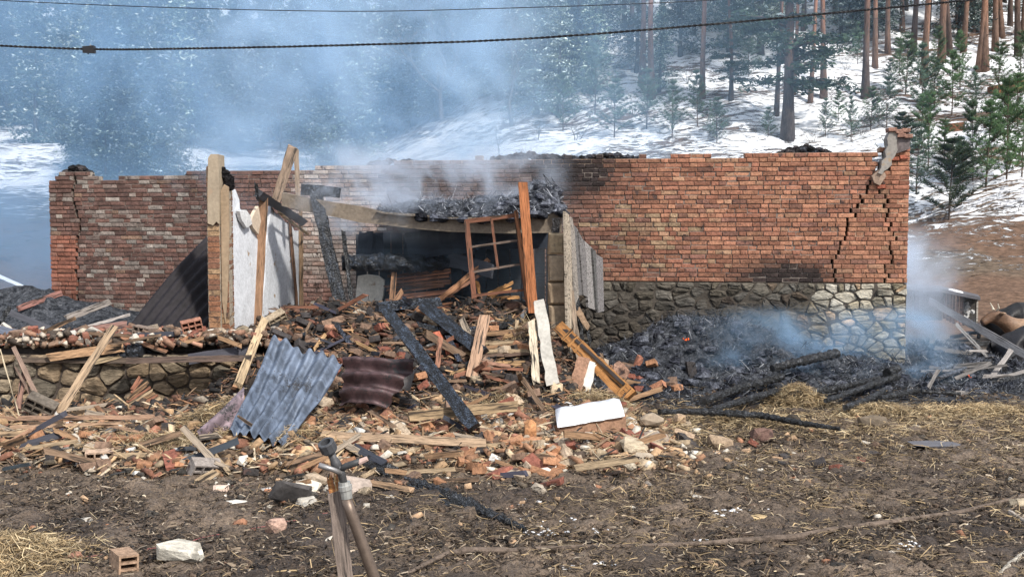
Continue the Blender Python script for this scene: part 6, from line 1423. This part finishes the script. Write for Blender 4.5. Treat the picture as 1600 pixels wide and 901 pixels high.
# ================================================================== STANDPIPE AND STAKE
YS = 3.6
sp = empty('standpipe', P(590, 905, YS), 'leaning grey water standpipe with a black hose connector on top', 'standpipe')
def part_tube(name, pts, r, mat, col, n=14, smooth=True):
    m = MB(); q = [P(x, y, YS+(d if d else 0)) for x, y, d in pts]; tube(m, q, [pxw(a, YS)/2 for a in r], n, col); return adopt(sp, m.build(name, mat, origin=q[0], smooth=smooth))
part_tube('riser_pipe', [(541, 778, 0), (548, 800, 0), (560, 832, 0), (572, 866, 0), (586, 905, 0), (600, 950, 0)], [17, 17.5, 18, 18.5, 19, 19], 'pipe_steel', (.16, .12, .095))
part_tube('union_nut', [(538, 752, 0), (538.5, 757, 0), (539, 758, 0), (540, 765, 0), (540.5, 766, 0), (542, 778, 0)], [19, 20, 22, 22, 19, 18], 'pipe_steel', (.42, .42, .40), 12, False)
part_tube('valve_body', [(531, 727, 0), (533, 738, 0), (537, 753, 0)], [15, 13, 12], 'pipe_steel', (.11, .11, .115)); part_tube('neck', [(516, 704, 0), (521, 716, 0), (524, 722, 0), (528, 731, 0)], [13, 12, 16, 17], 'rubber', (.06, .06, .065))
part_tube('side_outlet', [(530, 733, 0), (540, 728, -.01), (546, 726, -.01), (563, 720, -.02)], [13, 10, 11, 10], 'rubber', (.04, .042, .045)); part_tube('outlet_tip', [(561, 722, -.02), (574, 716, -.02)], [10, 8], 'plaster', (.5, .36, .32), 8, False)
part_tube('lever', [(532, 738, -.01), (520, 733, -.03), (498, 726, -.04)], [9, 8, 9], 'pipe_steel', (.30, .29, .29), 8)
m = MB(); prof = [(0, -.005, .8), (.006, .026, 1), (.010, .027, 1), (.011, .029, 1), (.038, .029, 1), (.040, .0275, 1), (.040, .019, 1), (.012, .016, 1), (.010, .002, 1)]
ax = (P(511, 684, YS)-P(519, 706, YS)).normalized(); ax = (ax+Vector((0, -.45, 0))).normalized(); s1 = ax.orthogonal().normalized(); s2 = ax.cross(s1); bse = P(517, 707, YS); N = 20; V = []
for h, r, _ in [(0, .012, 1)]+[(a, b_, c) for a, b_, c in prof[1:]]:
    for k in range(N): rr = r*(1+(.05 if (k % 2 and r > .0285) else 0)); V.append(bse+ax*h*1.25+s1*cos(2*pi*k/N)*rr+s2*sin(2*pi*k/N)*rr)
F = [(i*N+k, i*N+(k+1) % N, (i+1)*N+(k+1) % N, (i+1)*N+k) for i in range(len(prof)-1) for k in range(N)]
m.add(V, F, (.05, .052, .058)); adopt(sp, m.build('hose_connector', 'rubber', origin=bse))
sk = empty('wooden_stake', P(540, 905, YS+.04), 'weathered wooden stake with a splintered orange top behind the standpipe', 'stake')
o = timber(P(546, 950, YS+.05), P(524, 766, YS+.05), pxw(24, YS), .05, WW, (.22, .175, .15), 12, .002, .01, 0, 'shaft'); adopt(sk, o)
m = MB()
for k in range(7): x = 513+k*3.4; tube(m, [P(x+4, 770, YS+.04), P(x+random.uniform(-1, 2), 752, YS+.035), P(x+random.uniform(-3, 3), random.uniform(731, 748), YS+.035)], [.0065, .006, .0015], 4, random.choice(((.45, .22, .08), (.36, .15, .06), (.52, .34, .17))))
adopt(sk, m.build('splintered_top', WD_, origin=P(524, 760, YS+.04)))
string([(470, 812), (500, 806), (530, 800)], .002, (.4, .2, .18), 'end of a reddish string at the wooden stake')
# ================================================================== SHED
sh = empty('shed', P(1470, 500, 19.5), 'small wooden shed with snow on its roof behind the right end of the wall', 'shed')
def quadbox(x0, y0, x1, y1, Y, dep, col, mat, name, tilt=0):
    m = MB(); box_px(m, x0, y0, x1, y1, Y, dep, col, .006); o = m.build(name, mat, origin=P((x0+x1)/2, y1, Y)); return adopt(sh, o)
quadbox(1400, 452, 1474, 500, 20.2, .15, (.55, .54, .52), 'plaster', 'plastered_wall'); quadbox(1429, 453, 1436, 486, 19.6, .08, (.18, .15, .13), WW, 'post')
for k in range(6): quadbox(1474+k*5.1, 455+k*.4, 1478.7+k*5.1, 498+k*2.5, 19.3, .03, random.choice(((.24, .14, .105), (.28, .17, .13), (.19, .12, .10))), WW, 'board')
quadbox(1505, 462, 1527, 508, 19.9, .03, (.05, .045, .04), WW, 'back_panel'); quadbox(1525, 463, 1529, 508, 19.3, .06, (.36, .33, .29), WW, 'corner_post'); quadbox(1503, 460, 1507, 500, 19.35, .05, (.12, .09, .08), WW, 'corner_post')
for nm, mt, c, pts, lf in (('roof', SO, (4, 3.6, 3.4), [(1400, 447, 18.9), (1470, 451, 18.9), (1532, 464, 18.9), (1528, 460, 20.5), (1468, 446, 20.5), (1400, 443, 20.5)], .0), ('roof_snow', 'snow', ONE, [(1482, 452, 19.0), (1490, 454, 18.95), (1505, 457.5, 18.98), (1503, 456, 19.5), (1490, 452.5, 19.6), (1483, 451.5, 19.4)], .012)):
    m = MB(); V = [P(*q)+Vector((0, 0, lf)) for q in pts]; V2 = [v-Vector((0, 0, .06 if nm == 'roof' else .03)) for v in V]; m.add(V+V2, [(0, 1, 4, 5), (1, 2, 3, 4), (11, 10, 7, 6), (10, 9, 8, 7), (0, 6, 7, 1), (1, 7, 8, 2), (2, 8, 9, 3), (5, 11, 6, 0)], c); adopt(sh, m.build(nm, mt, origin=V[0]))
m = MB(); [blob(m, P(1514+random.gauss(0, 4), 485+random.gauss(0, 7), 19.6), random.uniform(.03, .07), (.42, .42, .42), .8) for _ in range(14)]; tag(m.build('white_sack', 'plaster', origin=P(1514, 485, 19.6)), 'crumpled white sacking inside the open end of the small shed', 'sack')
# ================================================================== COWS
def cow(name, back_px, Y, head_dir, col, label, s=1.0, col2=None, zoff=0):
    """a cow lying down, chest and folded legs on the ground; back_px is where the top of the withers is seen"""
    mb = bpy.data.meshes.new('body'); x = head_dir
    zt = P(back_px[0], back_px[1], Y).z; sc = s; g = zt-.80*sc
    J = [(-.75, 0, .48), (-.35, 0, .50), (.05, 0, .46), (.45, 0, .48), (.72, 0, .56), (.95, 0, .74), (1.12, 0, .90), (1.32, -.02, .80), (1.50, -.04, .68),      # spine, neck, head
         (-.62, -.22, .30), (-.25, -.42, .22), (-.60, -.44, .08), (-.62, .22, .30), (-.2, .42, .22), (-.55, .44, .08),
         (.55, -.20, .30), (.80, -.26, .12), (.50, -.30, .06), (.55, .20, .30), (.80, .26, .12), (.50, .30, .06),
         (-.92, 0, .50), (-1.02, .02, .30), (-1.04, .04, .10), (1.14, -.17, .95), (1.14, .17, .95)]
    R = [.26, .33, .36, .33, .25, .17, .145, .11, .085, .22, .13, .06, .22, .13, .06, .15, .09, .05, .15, .09, .05, .06, .03, .045, .035, .035]
    E = [(0, 1), (1, 2), (2, 3), (3, 4), (4, 5), (5, 6), (6, 7), (7, 8), (0, 9), (9, 10), (10, 11), (0, 12), (12, 13), (13, 14), (3, 15), (15, 16), (16, 17), (3, 18), (18, 19), (19, 20), (0, 21), (21, 22), (22, 23), (6, 24), (6, 25)]
    mb.from_pydata([(a*x*sc, b_*sc, c*sc) for a, b_, c in J], E, []); o = bpy.data.objects.new('body', mb); COL.objects.link(o)
    md = o.modifiers.new('skin', 'SKIN'); md.use_smooth_shade = True
    for i, v in enumerate(mb.skin_vertices[0].data): v.radius = (R[i]*sc, R[i]*sc*(1.08 if i < 4 else 1)); v.use_root = (i == 2)
    sd = o.modifiers.new('sub', 'SUBSURF'); sd.levels = sd.render_levels = 2
    dg = bpy.context.evaluated_depsgraph_get(); me = bpy.data.meshes.new_from_object(o.evaluated_get(dg)); bpy.data.objects.remove(o)
    V = [v.co.copy() for v in me.vertices]; Fp = [tuple(p.vertices) for p in me.polygons]; C = []
    for v in V:
        c = col
        if col2: t = f1(abs(v.x)/sc, .55, 1.0)*(1 if v.x*x > 0 else .3); c = lerp3(col, col2, t)
        C.append(c)
    root = empty(name, (0, 0, 0), label, 'cow', 'cows resting beyond the shed'); b_ = bpy.data.objects.new('body', mesh('body', V, Fp, C, 'hide', True)); COL.objects.link(b_); b_.parent = root
    for sgn in (-1, 1):
        m = MB(); tube(m, [(1.16*x*sc, sgn*.08*sc, .98*sc), (1.16*x*sc, sgn*.16*sc, 1.05*sc), (1.2*x*sc, sgn*.19*sc, 1.15*sc)], [.028*sc, .02*sc, .006], 6, (.5, .45, .36)); m.build('horn', 'hide', root)
        m = MB(); blob(m, (1.1*x*sc, sgn*.24*sc, .93*sc), .075*sc, lerp3(col, (.02, .02, .02), .3), .4); m.build('ear', 'hide', root)
        m = MB(); blob(m, (1.27*x*sc, sgn*.105*sc-.01, .86*sc), .022*sc, (.01, .01, .01), 1); m.build('eye', 'rubber', root)
    m = MB(); blob(m, (1.555*x*sc, -.045*sc, .655*sc), .06*sc, (.05, .04, .04), .9); m.build('muzzle', 'hide', root)
    root.location = (P(back_px[0], back_px[1], Y).x, Y, g); return root
cow('cow', (1612, 476), 20.6, 1, (.014, .013, .014), 'black cow lying farthest back, its back highest of the three', 1.0)
cow('cow', (1634, 497), 19.2, -1, (.29, .18, .11), 'tan brown cow lying between the two black ones', .82, (.14, .08, .05))
cow('cow', (1628, 512), 17.9, 1, (.016, .015, .018), 'black cow lying nearest, in front of the tan one', .95)
flush_auto()

# ================================================================== SMOKE
def smoke(name, lo, hi, dens, scale, lohi, color, label, soft=.35, aniso=.25, fall=None, squash=(1, 1, 1), det=3):
    lo, hi = Vector(lo), Vector(hi); c = (lo+hi)/2; d = hi-lo
    b = NB(name+'_volume'); t = b.t; t.nodes.remove(b.b); out = [n for n in t.nodes if n.type == 'OUTPUT_MATERIAL'][0]
    pv = b.n('VolumePrincipled'); pv.inputs['Color'].default_value = tuple(color)+(1,); pv.inputs['Anisotropy'].default_value = aniso
    tc = b.n('TexCoord'); mp = b.n('Mapping'); b.l(tc.outputs['Object'], mp.inputs[0]); mp.inputs['Scale'].default_value = squash; mp.inputs['Location'].default_value = (c.x, c.y*.3, c.z)
    n1 = b.n('TexNoise', i_Scale=scale, i_Detail=det, i_Roughness=.6, i_Distortion=.6); b.l(mp.outputs[0], n1.inputs['Vector'])
    f = b.ramp(n1.outputs[0], *lohi)
    sx = b.n('SeparateXYZ'); b.l(tc.outputs['Object'], sx.inputs[0])
    for k in range(3):      # fade to nothing before every face of the box
        a = b.math('DIVIDE', sx.outputs[k], d[k]/2); a = b.math('ABSOLUTE', a); f = b.math('MULTIPLY', f, b.ramp(a, 1.0, 1-soft))
    if fall: f = b.math('MULTIPLY', f, fall(b, sx, d))
    b.l(b.math('MULTIPLY', f, dens), pv.inputs['Density']); b.l(pv.outputs[0], out.inputs['Volume'])
    m = MB(); m.add([(x*d.x, y*d.y, z*d.z) for x, y, z in BOXV], BOXF); o = m.build(name, b.m); o.location = c; return tag(o, label, 'smoke', None, 'stuff')
def below(k, a, b_): return lambda b, sx, d: b.ramp(b.math('DIVIDE', sx.outputs[k], d[k]/2), a, b_)
BLUE, PALE = (.50, .74, 1.0), (.80, .88, 1.0)
smoke('smoke_cloud', (-24, 18.2, -1), (15, 36, 15), .115, .42, (.36, .66), BLUE, 'broad cloud of blue smoke drifting over the wood behind the wall', .30, det=5, fall=below(0, .85, -.15))
smoke('smoke_column', (-6.5, 15.4, 1.6), (1.2, 22.5, 9.0), .62, .75, (.46, .68), (.64, .82, 1.0), 'pale smoke rising behind the burnt room', .5, det=5)
smoke('smoke_wisp', (-3.4, 13.9, 2.0), (1.0, 16.2, 3.6), 1.9, 1.7, (.47, .70), PALE, 'white smoke wisps curling over the burnt slab', .5)
smoke('corner_smoke', (5.3, 15.9, -.3), (7.35, 18.4, 2.4), 1.8, 1.1, (.36, .66), PALE, 'pale smoke rising beside the right end of the wall', .5)
smoke('low_smoke', (2.2, 13.6, -.1), (6.6, 15.6, 1.2), 1.7, 1.4, (.40, .68), BLUE, 'low blue smoke creeping over the ash heap', .5)
smoke('slope_smoke', (-15, 17.8, -.5), (-6.4, 22.5, 4.0), .09, .5, (.34, .66), BLUE, 'blue smoke hanging over the slope at the far left', .4)
smoke('room_smoke', (-2.6, 13.9, .9), (.8, 15.7, 2.5), .2, 1.2, (.36, .68), BLUE, 'thin blue smoke filling the burnt room', .4)
